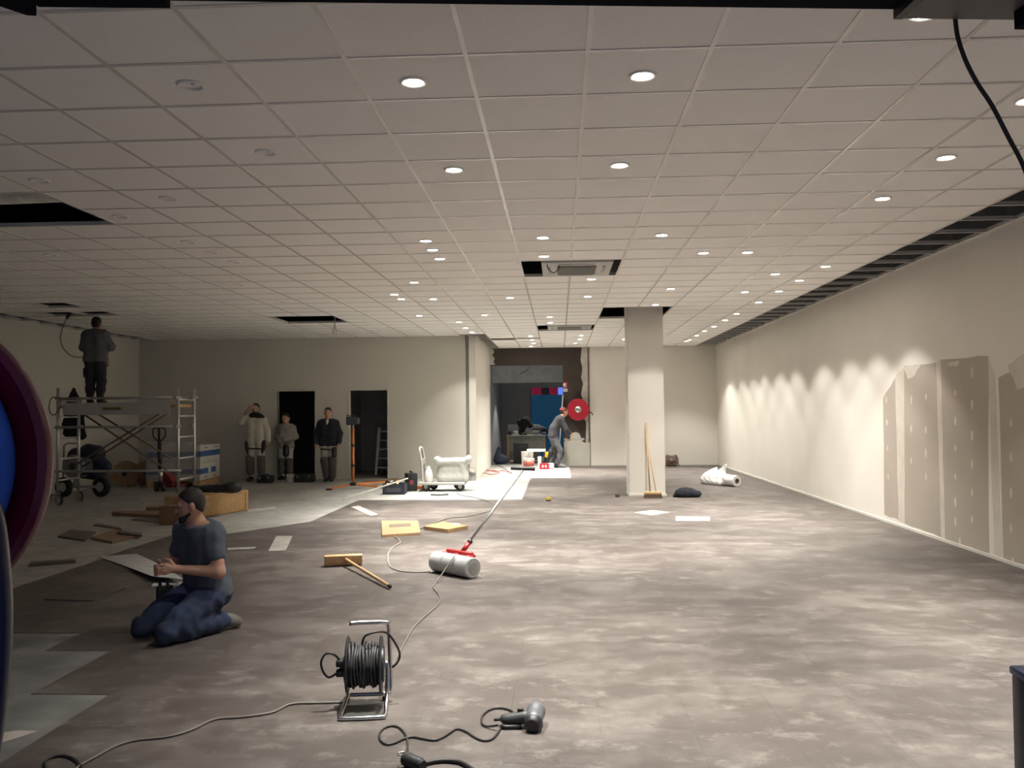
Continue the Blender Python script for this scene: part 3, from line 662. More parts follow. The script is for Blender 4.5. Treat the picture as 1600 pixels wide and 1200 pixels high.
pl.prism(ring, 0, .003, M_); badge = pl.build('name_plate', mat('dull_yellow_plate', (.30, .23, .06), .5), tb)
lt = MB()
for k in range(7):
    x = qa.x+hz+(qb.x-qa.x-2*hz)*(k+.5)/7; lt.bb((x-.012, SY0-.066, zc-hz*.5), (x+.012, SY0-.064, zc+hz*.5)); 
lt.build('plate_lettering', m_black, tb)
for x in (SX0, SX1):
    for yy in (SY0, SY1):
        for z in (Y(180, 622, SY0).z, Y(180, 667, SY0).z): MB().bevbox((x+(.04 if x == SX0 else -.04), yy-.02, z), (.07, .06, .06), .01).build('coupler', m_steel, t)
        cs = MB().lathe([(.0, -.02), (.065, -.02), (.08, -.014), (.08, .014), (.065, .02), (0, .02)], (x+.03, yy, .084), (.5, 1, 0), 24).build('caster', mat('caster_grey', (.42, .40, .37), .5), t, angle=SM)
        MB().lathe([(.078, -.019), (.0855, -.013), (.0855, .013), (.078, .019)], (x+.03, yy, .0895), (.5, 1, 0), 24).build('caster_tyre', m_rub, cs, angle=SM)
        f = MB(); f.bar((x, yy-.03, .2), (x+.03, yy-.035, .084), .02, .006); f.bar((x, yy+.03, .2), (x+.03, yy+.035, .084), .02, .006); f.box((x, yy, .195), (.07, .07, .012)); f.build('caster_fork', m_steel, cs)
# jacket hanging from the far frame
def blob(name, pts, m, vox=.012, k=.03, parent=None, noise=.006, keep=None): return body_mesh(name, pts, m, vox, k, parent, noise, keep)
# jacket hanging on the scaffold's far frame
q = Y(113, 612, SY1+.07); jx = q.x
jk = body_mesh('hanging_jacket', [('c', (0, 0, 0), (.0, 0, -.12), .05, .09), ('c', (-.02, 0, -.2), (-.09, .0, -.75), .11, .1), ('c', (.03, 0, -.2), (.10, .0, -.80), .10, .09), ('c', (.10, .02, -.35), (.17, .02, -.82), .07, .06), ('c', (-.08, .02, -.3), (-.17, .02, -.60), .07, .05)],
    mat('black_jacket_cloth', (.02, .018, .018), .9, var=.3), .014, .04, None, .008)
jk.location = (jx, SY1+.12, q.z+.02); tag(jk, 'dark jacket hanging on the left frame of the scaffold', 'jacket')
jk.scale = (1, .45, 1.0)
# hose hanging at left of platform
cable('coiled_lead', 'thin lead looped over the left end of the scaffold platform', [Y(83,620,SY0-.1), Y(78,627,SY0-.1), Y(77,640,SY0-.1), Y(81,648,SY0-.1), Y(88,646,SY0-.1), Y(95,632,SY0-.1), Y(92,622,SY0-.1), Y(84,621,SY0-.09)], .011, m_gcable)
# cable from the ceiling hole to the man on the scaffold
p = K(107, 489); t = cable('drop_cable', 'grey cable drooping from ceiling hole to the man on scaffold', [p+Vector((0, .1, .25)), Y(107, 492, 14.9), Y(100, 506, 14.9), Y(95, 525, 14.9), Y(97, 540, 14.9), Y(108, 554, 14.9), Y(120, 558, 14.9), Y(132, 558, 14.95)], .008, mat('brown_grey_cable', (.14, .11, .09), .6))
MB().tube([Y(104, 498, 14.9), Y(106, 494, 14.9), Y(110, 489, 14.9), Y(111, 486, 14.9)], [.022, .03, .035, .02], 10).build('cable_gland', m_black, t, smooth=True)

# ---------------------------------------------------------------- blue cable drum on wheels behind the scaffold
gx, gy = -9.0, 16.3
t = thing('wheeled_machine', 'dark blue wheeled machine with grey drum behind scaffold left end', 'machine', (gx, gy, 0))
for x in (-.30, .42):
    w_ = MB().lathe([(.09, -.04), (.16, -.05), (.185, -.03), (.185, .03), (.16, .05), (.09, .04)], (x, -.1, .186), (.25, 1, 0), 28, closed=True).build('wheel', m_rub, t, angle=SM)
    MB().lathe([(0, -.03), (.09, -.036), (.09, .03), (0, .03)], (x, -.1, .186), (.25, 1, 0), 20).build('wheel_hub', m_white, w_, angle=SM)
MB().lathe([(0, -.16), (.21, -.16), (.22, -.13), (.10, -.10), (.10, .1), (.22, .13), (0, .15)], (-.02, -.12, .58), (.1, 1, 0), 32).build('drum', mat('drum_grey', (.25, .25, .26), .5, var=.15), t, angle=SM)
MB().lathe([(0, -.18), (.06, -.18), (.07, -.16), (0, -.16)], (-.02, -.12, .58), (.1, 1, 0), 16).build('drum_boss', m_black, t, angle=SM)
body_mesh('motor_housing', [('c', (-.2, .15, .75), (.2, .15, .80), .16, .16), ('c', (.05, .12, .85), (.42, .1, .55), .14, .10), ('c', (-.25, .1, .5), (.2, .15, .45), .14, .16)], mat('dark_blue_casing', (.02, .026, .05), .5, var=.2), .018, .05, t)
MB().tube([(-.38, 0, .1), (-.36, 0, .95), (-.30, 0, 1.0), (-.05, 0, 1.0)], .018, 8).build('handle', m_steel, t, smooth=True)
MB().bar((-.38, -.1, .19), (.5, -.1, .19), .05, .05).build('axle_frame', m_steel, t)
MB().bar((-.1, -.1, .2), (-.05, -.1, .5), .05, .05).build('frame_strut', m_steel, t)
# ---------------------------------------------------------------- wooden cable drums by the wall
def drum(loc, rz, r, label):
    t = thing('cable_drum', label, 'cable drum', loc, rz, 'plywood cable drums')
    mm = mat('drum_plywood', (.36, .25, .14), .7, var=.15)
    for y in (-.16, .14): MB().lathe([(.03, y), (r, y), (r, y+.02), (.03, y+.02)], (0, 0, r), (0, 1, 0), 32, closed=True).build('flange', mm, t, angle=SM)
    MB().lathe([(.03, -.14), (r*.45, -.14), (r*.45, .14), (.03, .14)], (0, 0, r), (0, 1, 0), 24, closed=True).build('core', mat('drum_core', (.20, .13, .07), .8), t, angle=SM)
    MB().lathe([(0, -.2), (.045, -.2), (.045, .2), (0, .2)], (0, 0, r), (0, 1, 0), 14).build('spindle', m_black, t, angle=SM)
    return t
ty = 18.6
da = Y(196, 734, ty); dA = drum((da.x, ty, 0.0), .35, .27, 'pale plywood cable drum standing behind the scaffold braces'); 
db = Y(229, 734, 19.2); drum((db.x, 19.2, 0.0), .35, .26, 'darker cable drum just right of the pale drum')
cable('drum_tail', 'brown cable loop hanging below the pale cable drum', [Y(200,745,ty-.3), Y(200,757,ty-.3), Y(204,767,ty-.35), Y(211,770,ty-.4), Y(218,764,ty-.3), Y(220,748,ty-.2)], .009, mat('brown_grey_cable', (.14, .11, .09), .6))
# ---------------------------------------------------------------- pallet truck
m_redk = mat('dull_truck_red', (.17, .012, .018), .5, var=.15); q = Z(250, 768); t = thing('pallet_truck', 'red pallet truck with black upright handle behind scaffold', 'pallet truck', (q.x, q.y, 0))
f = MB()
for x in (-.16, .16): f.bar((x, .3, .1), (x, .62, .09), .16, .05)
f.bar((-.24, .28, .12), (.24, .28, .12), .06, .12); f.build('forks', m_redk, t)
MB().prism([(.0, .0), (.2, 0), (.2, .1), (.10, .24), (.0, .30)], -.12, .12, Matrix(((1,0,0,.0),(0,0,1,.22),(0,1,0,.1),(0,0,0,1)))).build('body', m_redk, t)
MB().cyl((0, .02, .2), (0, .02, .46), .045).build('pump', m_alu, t, smooth=True)
MB().cyl((0, 0, .40), (0, -.03, .98), .038, n=12).build('handle_shaft', m_black, t, smooth=True)
hz = .98
MB().tube(spline([(0, -.03, hz), (-.10, -.04, hz+.09), (-.125, -.04, hz+.15), (-.12, -.05, hz+.25), (-.08, -.05, hz+.28), (.08, -.05, hz+.28), (.12, -.05, hz+.25), (.125, -.04, hz+.15), (.10, -.04, hz+.09), (0, -.03, hz)], 4), .014, 8).build('handle_loop', m_black, t, smooth=True)
MB().bar((0, -.045, hz+.02), (0, -.05, hz+.28), .05, .03).build('grip_bar', m_black, t)
for x in (-.07, .07):
    wq = MB().lathe([(.05, -.03), (.088, -.03), (.094, -.02), (.094, .02), (.088, .03), (.05, .03)], (x, 0, .096), (1, .2, 0), 24, closed=True).build('steer_wheel', m_rub, t, angle=SM); MB().lathe([(0, -.02), (.05, -.02), (.05, .02), (0, .02)], (x, 0, .096), (1, .2, 0), 16).build('wheel_hub', m_alu, wq, angle=SM)
# ---------------------------------------------------------------- stacked white boxes on a pallet
pk = Z(313, 761); bx, by = pk.x, pk.y
rzb = math.radians(4)
t = thing('wooden_pallet', 'wooden pallet under the stacked white boxes', 'pallet', (bx, by, 0), rzb)
for k in range(6): MB().box((-.56, .1+k*.22, .125), (1.14, .15, .022)).build('slat', m_wood, t)
for x in (-1.07, -.56, -.06): MB().box((x, .65, .057), (.1, 1.28, .112)).build('stringer', m_wood, t)
m_ctn = mat('white_carton', (.62, .60, .55), .7, var=.04); m_stripe = mat('blue_print', (.045, .13, .36), .6)
def carton(z, h, label, patt=0):
    t = thing('carton', label, 'box', (bx, by, z), rzb, 'white cartons with blue print'); x0, x1, y0, y1 = -1.12, 0, 0, 1.3
    MB().bevbox(((x0+x1)/2, (y0+y1)/2, h/2), (x1-x0, y1-y0, h-.003), .006).build('box', m_ctn, t, angle=SM)
    MB().bb((x0+.02, y0-.003, h*.36), (x1, y0+.001, h*.66)).build('blue_band', m_stripe, t)
    for c, e_ in (((.0, 1.3),) if patt == 0 else ((0, .50), (.70, 1.02))): MB().bb((x1-.001, c, h*.36), (x1+.003, e_, h*.68)).build('blue_band', m_stripe, t)
    for c in ((.95, .28) if patt == 0 else (.25, .84)): 
        for k in range(4): MB().bb((x1-.001, c+k*.05, h*(.82 if patt == 0 else .12)), (x1+.002, c+.03+k*.05, h*(.88 if patt == 0 else .18))).build('lettering', m_black, t)
carton(.137, .36, 'lower white carton with two blue printed blocks on the pallet', 1)
carton(.498, .37, 'upper white carton with a full blue band on the pallet', 0)
m_wrap = mat('stretch_film', (.55, .54, .52), .25, alpha=.25)
o = MB().bb((-1.14, -.008, .14), (-.01, -.006, .95)).bb((-1.14, -.006, .14), (-1.138, 1.31, .95)).build('stretch_film', m_wrap, None, loc=(bx, by, 0), rz=rzb); tag(o, 'clear stretch film around the stacked cartons', 'film')
# ---------------------------------------------------------------- long wooden/cardboard crate behind the kneeling man, black bag on it
a, b = Z(300, 812), Z(387, 797); ax_ = (b-a); L = ax_.length; rzc = math.atan2(ax_.y, ax_.x)
hh = (Y(387, 765, b.y).z)
t = thing('long_crate', 'long brown chipboard crate behind the kneeling man', 'crate', (a.x, a.y, 0), rzc)
mcb = mat('chipboard', (.44, .27, .12), .75, var=.18, scale=18)
MB().bevbox((L/2, .25, hh/2+.004), (L, .5, hh-.008), .006).build('body', mcb, t, angle=SM)
for x in (.03, L-.03): MB().box((x, -.006, hh/2+.004), (.06, .012, hh-.01)).build('batten', mcb, t)
MB().box((L/2, -.005, hh-.02), (L-.12, .01, .04)).build('batten', mcb, t)
e_ = Z(268, 816); t2 = tag(MB().bevbox((0, 0, .13), (.52, .3, .26), .008).build('cardboard_box', mat('brown_carton', (.20, .125, .07), .8), None, loc=(e_.x+.2, e_.y-.12, .0), rz=.1), 'brown box in front of the crate by the kneeling man', 'box')
bq = Y(352, 765, a.y+.45)
bg = body_mesh('black_bag', [('c', (-.5, 0, .07), (.05, 0, .08), .05, .07), ('e', (.15, 0, .09), (.13, .12, .09))], mat('black_nylon', (.012, .012, .014), .6), .016, .05, None, .006)
bg.location = (bq.x-.02, a.y+.42, hh+.012); bg.rotation_euler.z = .12; tag(bg, 'black bag lying on top of the long crate', 'bag')
# ---------------------------------------------------------------- long narrow planks and offcuts on the floor, left
m_off = mat('dark_offcut', (.10, .082, .066), .7, var=.15); m_brd = mat('brown_board', (.22, .14, .08), .7, var=.2); m_under = mat('grey_backing', (.42, .42, .41), .8, var=.1)
def slab(pix, th, name, label, cat, m, z0=.004):
    pts = [Z(*q, z0) for q in pix]; o = MB().prism([(p.x, p.y) for p in pts], z0+.0005, z0+th).build(name, m); return tag(o, label, cat)
slab([(175,806),(250,810),(252,803),(176,803)], .05, 'timber_plank', 'long brown timber plank lying left of the brown box', 'plank', m_brd, 0)
slab([(228,800),(290,800),(290,797),(230,797)], .07, 'timber_plank', 'short brown plank lying behind the long plank', 'plank', m_brd, 0)
slab([(205,813),(258,818),(255,812),(215,811)], .012, 'board_offcut', 'thin dark offcut in front of the long timber plank', 'board', m_off, 0)
slab([(90,840),(132,846),(150,833),(110,830)], .02, 'board_offcut', 'dark board lying flat nearest the maroon reel', 'board', m_off, 0)
slab([(142,843),(175,850),(222,838),(180,830)], .03, 'board_offcut', 'brown curled board lying right of the dark board', 'board', m_brd, 0)
slab([(45,886),(118,880),(116,878),(48,882)], .03, 'timber_batten', 'thin dark batten on the screed beside the maroon reel', 'batten', m_off, 0)
slab([(145,822),(155,823),(190,828),(186,825),(152,819)], .012, 'board_offcut', 'small sliver of board behind the brown curled board', 'board', m_off, 0)
slab([(183,834),(222,839),(221,835),(185,831)], .02, 'board_offcut', 'narrow dark strip crossing the curled board', 'board', m_off, .031)
# raised underlay sheet that curls up in front of the kneeling man
zz = [.009, .009, .02, .06, .055, .02]
ps = [Z(u_, v_, z_) for (u_, v_), z_ in zip(((155, 870), (213, 865), (255, 884), (287, 905), (237, 900), (195, 884)), zz)]; sh = MB()
top = [Vector((p.x, p.y, z)) for p, z in zip(ps, zz)]; n = len(top)
sh.add(top+[q-Vector((0, 0, .004)) for q in top], [(0, 1, 5), (1, 2, 5), (2, 4, 5), (2, 3, 4)] + [(n+5, n+1, n), (n+5, n+2, n+1), (n+5, n+4, n+2), (n+4, n+3, n+2)] + [(i, (i+1) % n, n+(i+1) % n, n+i) for i in range(n)])
tag(sh.build('underlay_sheet', m_under), 'grey sheet of flooring curling up in front of kneeling man', 'sheet')
slab([(236,918),(285,915),(286,911),(240,913)], .012, 'flooring_strip', 'pale flooring strip lying by the kneeling man hands', 'strip', m_under)
o = slab([(70,938),(148,940),(196,920),(120,917)], .010, 'vinyl_sheet', 'dark loose vinyl plank with raised edge left of kneeling man', 'vinyl plank', m_vinyl)
slab([(419,862),(446,861),(457,838),(432,838)], .006, 'paper_backing', 'pale translucent plank offcut lying right of kneeling man', 'offcut', mat('pale_dust', (.36, .34, .30), .7, var=.2))
slab([(355,860),(398,858),(400,855),(356,857)], .006, 'flooring_strip', 'thin pale strip behind the kneeling man back', 'strip', mat('pale_dust', (.36, .34, .30), .7, var=.2))
slab([(387,800),(431,795),(430,792),(387,797)], .01, 'white_batten', 'thin white batten right of the long crate', 'batten', m_white, 0)
slab([(16,927),(16,917),(55,915)], .003, 'paper_scrap', 'pale scrap of paper by the maroon reel', 'paper', mat('pale_scrap', (.45, .40, .36), .8), 0)
slab([(2,1161),(60,1143),(30,1142),(6,1145)], .003, 'paper_scrap', 'pale scrap lying on the screed in the lower left corner', 'paper', mat('pale_scrap', (.45, .40, .36), .8), 0)
# ================================================================ people
skin = mat('skin', (.46, .25, .17), .55, var=.08); hair_m = mat('dark_hair', (.014, .010, .008), .6, var=.3, scale=60); hair_b = mat('brown_hair', (.05, .03, .02), .6, var=.3, scale=60)
cl = lambda n, c, v=.12: mat(n, c, .9, var=v, scale=9, bump=.15)
HAIR = ((0, .052, .055), (0, .75, -.66))
# kneeling floor layer
kp = Z(301, 990); kr = math.atan2(-.82, -.57)-PI/2
J = dict(aL=(-.11, -.20, .085), aR=(.11, -.20, .085), fL=(-.11, -.30, .045), fR=(.11, -.30, .045), kL=(-.16, .30, .088), kR=(.16, .30, .088), hL=(-.10, -.13, .30), hR=(.10, -.13, .30),
         sL=(-.185, -.05, .745), sR=(.185, -.05, .745), neck=(0, -.03, .80), head=(0, .02, .945), eL=(-.25, -.05, .47), eR=(.25, .0, .47), wL=(-.075, .17, .505), wR=(.06, .21, .50), hem=.03)
mk = person('person', 'kneeling person in grey T-shirt and blue work trousers on the vinyl floor', kp, kr, J,
    dict(skin=skin, top=cl('grey_tshirt', (.085, .10, .125)), legs=cl('blue_work_trousers', (.028, .040, .085), .35), shoes=mat('dusty_shoe', (.16, .15, .13), .8, var=.3), hair=hair_m, top_name='t_shirt'),
    head_rot=(-math.radians(30), -.18), vox=.0075, sleeve='short', hair=((0, .055, .065), (0, .72, -.69)), beard=True, bulk=1.02, hands={'L': ((.35, .9, .1), (.9, -.3, .0), .9), 'R': ((-.5, .9, .05), (-.8, -.4, .1), .9)}, trouser_top=.07, leg_noise=.0055, leg_extra=[('c', (s_*.115, -.06, .265), (s_*.15, .20, .155), .098, .082) for s_ in (-1, 1)]+[('c', (s_*.15, .18, .085), (s_*.12, -.12, .085), .070, .062) for s_ in (-1, 1)])
for s in (-1, 1):
    q = body_mesh('knee_pad', [('c', (s*.16, .325, .068), (s*.16, .325, .115), .060, .055)], mat('dark_knee_pad', (.02, .025, .05), .8), .012, .03, mk)
mk.scale = (.94, .94, .94)
pk_ = MB().bevbox((.21, .10, .29), (.05, .12, .11), .012).build('tool_pouch', m_black, mk, angle=SM)
for x in (-.03, .03): MB().cyl((.21, .10+x, .32), (.215, .11+x, .395), .012).build('pouch_tool', m_rub, pk_, smooth=True)

knee_g = cl('grey_knee_cloth', (.13, .125, .115)); m_off_w = cl('off_white_trousers', (.56, .54, .46), .08)
def knee_pads(p, h, m, y=.03, x=.11, z0=.22, z1=.52):
    for s in (-1, 1): body_mesh('knee_patch', [('c', (s*x*h, y*h*.3, z0*h), (s*x*h, y*h, z1*h), .09*h, .092*h)], m, .014, .03, p)
def place(u, v): q = Z(u, v, 0); return q
# left standing man, hand at his forehead
pL = place(400, 752); hL_ = Y(392, 630, pL.y).z/1.745
J = standing(hL_, eR=(.33, .05, 1.32), wR=(.14, .13, 1.60), eL=(-.25, -.03, 1.13), wL=(-.30, .06, .91), aL=(-.15, 0, .08), fL=(-.18, .13, .038), kL=(-.135, .03, .47))
o = person('person', 'person in cream sweater with one hand raised to the forehead', pL, PI, J, dict(skin=skin, top=cl('cream_sweater', (.58, .55, .46), .06), legs=m_off_w, shoes=m_black, hair=hair_m, top_name='sweater'),
    head_rot=(.1, .05), vox=.0125, hair=HAIR, beard=True, hs=1.05, hands={'R': ((-.75, .1, .35), (0, -1, 0), .25)}, bulk=1.0)
knee_pads(o, hL_, knee_g, x=.126)
body_mesh('scarf', [('c', (-.09, .045, 1.455*hL_), (.075, .055, 1.47*hL_), .066, .06), ('c', (-.10, .03, 1.45*hL_), (-.17, .01, 1.40*hL_), .062, .06)], mat('black_scarf', (.018, .018, .022), .9), .0125, .03, o)
for s in (-1, 1): body_mesh('tool_holster', [('e', (s*.19, .04, .80*hL_), (.05, .07, .13)), ('c', (s*.17, .07, .70*hL_), (s*.16, .07, .60*hL_), .035, .02)], m_black, .014, .04, o)
MB().bar((-.15, .115, .73*hL_), (.17, .11, .74*hL_), .02, .03).build('belt', m_black, o)
# middle man in the doorway
pM = Vector((Y(447, 745, 20.15).x, 20.15, 0)); hM = Y(450, 647, 20.15).z/1.735
J = standing(hM, eL=(-.27, .0, 1.13), wL=(-.05, .20, 1.05), eR=(.26, .0, 1.13), wR=(.09, .20, 1.03))
o = person('person', 'person in grey sweater standing in the dark doorway with hands together', pM, PI-.1, J, dict(skin=skin, top=cl('grey_sweater', (.33, .31, .27), .08), legs=cl('white_trousers', (.60, .58, .53), .06), shoes=m_black, hair=hair_b, top_name='sweater'),
    head_rot=(0, -.1), vox=.0125, hair=HAIR, hands={'L': ((1, .1, 0), (0, -1, 0), .5), 'R': ((-1, .1, 0), (0, -1, 0), .5)}, bulk=1.0, hs=1.06)
knee_pads(o, hM, knee_g)
body_mesh('tool_pouch', [('c', (-.06, .13, .88*hM), (-.06, .14, .70*hM), .06, .075)], m_black, .014, .03, o)
# right man in the navy jacket
pR = place(513, 752); hR_ = Y(513, 637, pR.y).z/1.745
J = standing(hR_, eL=(-.27, -.03, 1.13), wL=(-.27, .05, .92), eR=(.29, -.03, 1.14), wR=(.29, .04, .92), aR=(.02, 0, .08), fR=(.04, .13, .038), kR=(.075, .03, .47), aL=(-.08, 0, .08), fL=(-.10, .13, .038), kL=(-.095, .02, .47), hem=.14)
o = person('person', 'person in dark navy jacket standing between the two doorways', pR, PI+.05, J, dict(skin=skin, top=cl('navy_jacket', (.012, .013, .022), .3), legs=cl('stone_trousers', (.42, .39, .35), .08), shoes=m_black, hair=hair_m, top_name='jacket'),
    head_rot=(0, 0), vox=.0125, hair=HAIR, bulk=1.06, hs=1.05)
for s in (-1, 1): body_mesh('knee_patch', [('c', (s*.06-.03, .01, .12), (s*.085-.01, .025, .52*hR_), .082, .102)], cl('dark_grey_cloth', (.085, .08, .075)), .014, .03, o)
body_mesh('collar_shirt', [('c', (0, .125, 1.36*hR_), (0, .10, 1.44*hR_), .018, .035)], mat('pale_shirt', (.4, .4, .42), .9), .0125, .02, o)
body_mesh('tool_holster', [('c', (-.15, .07, .76*hR_), (-.15, .08, .62*hR_), .06, .06)], m_black, .014, .03, o)
MB().bar((-.17, .11, .75*hR_), (.15, .12, .77*hR_), .02, .035).build('belt', m_black, o)
# man on the scaffold, back to the camera
zpl = zb+.17; sp = Y(149, 628, 15.02); hS = (Y(146, 496, 15.02).z-zpl)/1.72
J = standing(hS, eL=(-.275, .06, 1.14), eR=(.275, .06, 1.14), wL=(-.13, .27, 1.22), wR=(.12, .27, 1.22), head=(0, .05, 1.60), hem=.05)
o = person('person', 'person in grey sweater standing on scaffold with back turned', (sp.x, 15.02, zpl+.0), 0, J, dict(skin=skin, top=cl('slate_sweater', (.11, .115, .12), .1), legs=cl('black_trousers', (.03, .03, .033), .25), shoes=m_black, hair=hair_m, top_name='sweater'),
    head_rot=(0, .1), vox=.012, hair=HAIR, bulk=1.14)
body_mesh('tool_pouch', [('c', (.19, .0, .90*hS), (.20, .02, .78*hS), .035, .03)], m_brd, .012, .02, o)
body_mesh('trouser_pocket', [('c', (-.18, 0, .70*hS), (-.17, 0, .58*hS), .04, .045)], cl('black_trousers', (.03, .03, .033)), .012, .02, o)
# man bending by the hose reel
pB = Vector((Y(869, 727, 23.9).x, 23.9, 0)); hB = 1.0
J = dict(aL=(-.10, -.10, .08), aR=(.10, .04, .08), fL=(-.11, .06, .038), fR=(.11, .21, .038), kL=(-.10, .0, .46), kR=(.10, .10, .46), hL=(-.085, -.08, .86), hR=(.085, -.08, .86),
         sL=(-.18, .12, 1.30), sR=(.18, .12, 1.30), neck=(0, .17, 1.36), head=(0, .24, 1.49), eL=(-.22, .26, 1.06), eR=(.22, .24, 1.04), wL=(-.12, .40, .92), wR=(.12, .32, .82), waist=(0, -.04, 1.06))
o = person('person', 'person in grey jumper and red cap bending below the red hose reel', pB, -PI/2+.15, J, dict(skin=skin, top=cl('charcoal_jumper', (.045, .045, .053), .1), legs=cl('paint_stained_trousers', (.12, .12, .13), .4), shoes=mat('grey_shoe', (.2, .2, .2), .8), hair=hair_b, top_name='jumper'),
    head_rot=(0, -.25), vox=.013, hair=HAIR, bulk=1.05)
body_mesh('cap', [('e', (0, .215, 1.545), (.088, .104, .07), rotm(0, -.25)), ('c', (-.04, .33, 1.54), (.04, .33, 1.54), .016, .016)], mat('dull_red_cap', (.22, .05, .04), .8), .012, .02, o)
# ================================================================ things around the left back wall
# orange tripod work light
q = Z(552, 764); t = thing('tripod_lamp', 'orange tripod stand with a black work lamp on top', 'work lamp', (q.x, q.y, 0))
zt = Y(550, 668, q.y).z; zl = Y(548, 663, q.y).z
MB().cyl((0, 0, .10), (0, 0, zt), .026, n=12).build('pole', m_orange, t, smooth=True)
MB().cyl((0, 0, zt-.02), (0, 0, zl+.03), .016, n=10).build('inner_pole', m_steel, t, smooth=True)
for z in (.45, .85): MB().cyl((0, 0, z), (0, 0, z+.05), .034, n=12).build('collar', m_black, t, smooth=True)
MB().bevbox((0, 0, .1), (.12, .12, .06), .01).build('hub', m_black, t)
for (u, v) in ((514, 766), (604, 755), (592, 763)):
    e = Z(u, v); lx, ly = e.x-q.x, e.y-q.y
    lg = MB().bar((0, 0, .1), (lx, ly, .03), .04, .035).build('leg', m_orange, t); MB().bevbox((lx, ly, .022), (.12, .05, .036), .008).build('foot', m_black, lg)
lm = MB().bevbox((-.03, -.02, zl+.07), (.19, .12, .17), .02).build('lamp_head', m_black, t, angle=SM)
MB().bb((-.10, -.086, zl+.01), (.04, -.079, zl+.13)).build('lamp_glass', mat('dark_glass', (.05, .05, .055), .1), lm)
MB().tube([(-.12, 0, zl), (-.13, 0, zl+.1), (-.13, .02, zl+.18), (.06, .02, zl+.18), (.08, 0, zl+.06)], .010, 6).build('lamp_guard', m_black, lm, smooth=True)
MB().bevbox((.08, .02, zl+.07), (.08, .08, .13), .015).build('lamp_box', mat('dark_grey_metal', (.06, .06, .06), .5), t)
slab([(565,757),(624,752),(622,749),(566,753)], .03, 'timber_batten', 'brown timber batten lying behind the orange tripod', 'batten', m_brd, 0)
# tool boxes and bucket
def toolbox(u0, u1, v, vt, y, label, dep=.28, name='tool_box'):
    a, b = Z(u0, v, 0), Z(u1, v, 0); h = Y(u0, vt, a.y).z; w_ = b.x-a.x
    t = thing(name, label, 'tool box', ((a.x+b.x)/2, a.y+dep/2, 0))
    MB().bevbox((0, 0, h*.36), (w_, dep, h*.70), .012).build('body', m_black, t, angle=SM); MB().bevbox((0, 0, h*.84), (w_*.97, dep*.95, h*.25), .015).build('lid', m_black, t, angle=SM)
    MB().tube([(-w_*.2, 0, h*.95), (-w_*.18, 0, h*1.06), (w_*.18, 0, h*1.06), (w_*.2, 0, h*.95)], .012, 6).build('handle', m_rub, t, smooth=True)
    for s in (-1, 1): MB().box((s*w_*.3, -dep/2-.004, h*.70), (.05, .012, .06)).build('latch', mat('grey_latch', (.2, .2, .2), .5), t)
    return t
toolbox(401, 423, 755, 743, 0, 'black tool box at the feet of the man in cream sweater', .25)
tb_ = toolbox(459, 488, 754, 741, 0, 'long black tool box in front of the dark doorway', .26)
a = Z(452, 754, 0); t = thing('bucket', 'small pale bucket left of the long black tool box', 'bucket', (a.x, a.y+.1, 0))
MB().lathe([(0, 0), (.075, 0), (.095, .17), (.10, .175), (.09, .175), (.07, .01), (0, .01)]).build('pail', m_grime, t, angle=SM)
MB().tube([(-.095, 0, .16), (-.06, -.09, .10), (.06, -.09, .10), (.095, 0, .16)], .004, 5).build('handle', m_steel, t, smooth=True)
# step ladder in the second doorway
a = Z(598, 741, 0); ly = 21.5; t = thing('step_ladder', 'aluminium step ladder in the right hand doorway', 'ladder', (Y(598, 700, ly).x, ly, 0))
for x in (-.17, .17):
    MB().bar((x, 0, .0), (x*.8, .25, 1.15), .03, .06).build('rail', m_alu, t); MB().bar((x, .65, 0), (x*.8, .28, 1.15), .02, .04).build('rear_leg', m_alu, t)
for k in range(5): MB().box((0, .03+k*.05, .18+k*.22), (.34, .1, .025)).build('tread', m_alu, t)
# crates left of trolley
a, b = Z(597, 773, 0), Z(631, 773, 0); w_ = b.x-a.x; h = Y(600, 757, a.y).z
m_crate = mat('dark_blue_crate', (.03, .032, .05), .5, var=.2)
t = thing('tool_crate', 'dark blue open crate filled with tools left of the trolley', 'crate', ((a.x+b.x)/2, a.y+.2, 0), .05)
c = MB(); c.box((0, 0, .008), (w_, .42, .016)); c.box((0, -.2, h/2), (w_, .018, h)); c.box((0, .2, h/2), (w_, .018, h)); c.box((-w_/2+.009, 0, h/2), (.018, .4, h)); c.box((w_/2-.009, 0, h/2), (.018, .4, h)); c.build('shell', m_crate, t)
MB().box((0, -.213, h*.45), (w_*.62, .008, h*.4)).build('front_panel', mat('crate_panel', (.09, .09, .10), .5), t)
for k in range(7): MB().bevbox((random.uniform(-.14, .14), random.uniform(-.12, .12), h*.9+random.uniform(-.02, .03)), (.06, .14, .06), .01, (random.uniform(-.5, .5), .4, k)).build('tool', [m_wood, m_black, m_steel, m_brd][k % 4], t)
cs_p = Z(646, 767, 0); a = Z(632, 767, 0)
t = thing('machine_case', 'tall dark tool case with ribbed side beside the trolley handle', 'case', (a.x+.12, a.y+.05, 0), .35)
hcs = Y(640, 739, a.y).z
MB().bevbox((0, 0, hcs/2), (.19, .34, hcs-.002), .012).build('body', m_black, t, angle=SM)
for k in range(9): MB().box((.098, 0, .04+k*(hcs-.07)/9), (.012, .30, .012)).build('rib', mat('grey_rib', (.22, .22, .21), .5), t)
MB().tube([(0, -.1, hcs), (0, -.08, hcs+.03), (0, .08, hcs+.03), (0, .1, hcs)], .012, 6).build('handle', m_rub, t, smooth=True)
MB().box((-.02, -.172, hcs*.5), (.07, .006, .08)).build('red_badge', mat('dull_red', (.25, .04, .05), .5), t)
pa_, pb_ = Z(535, 780, .01), Y(645, 744, 16.9)
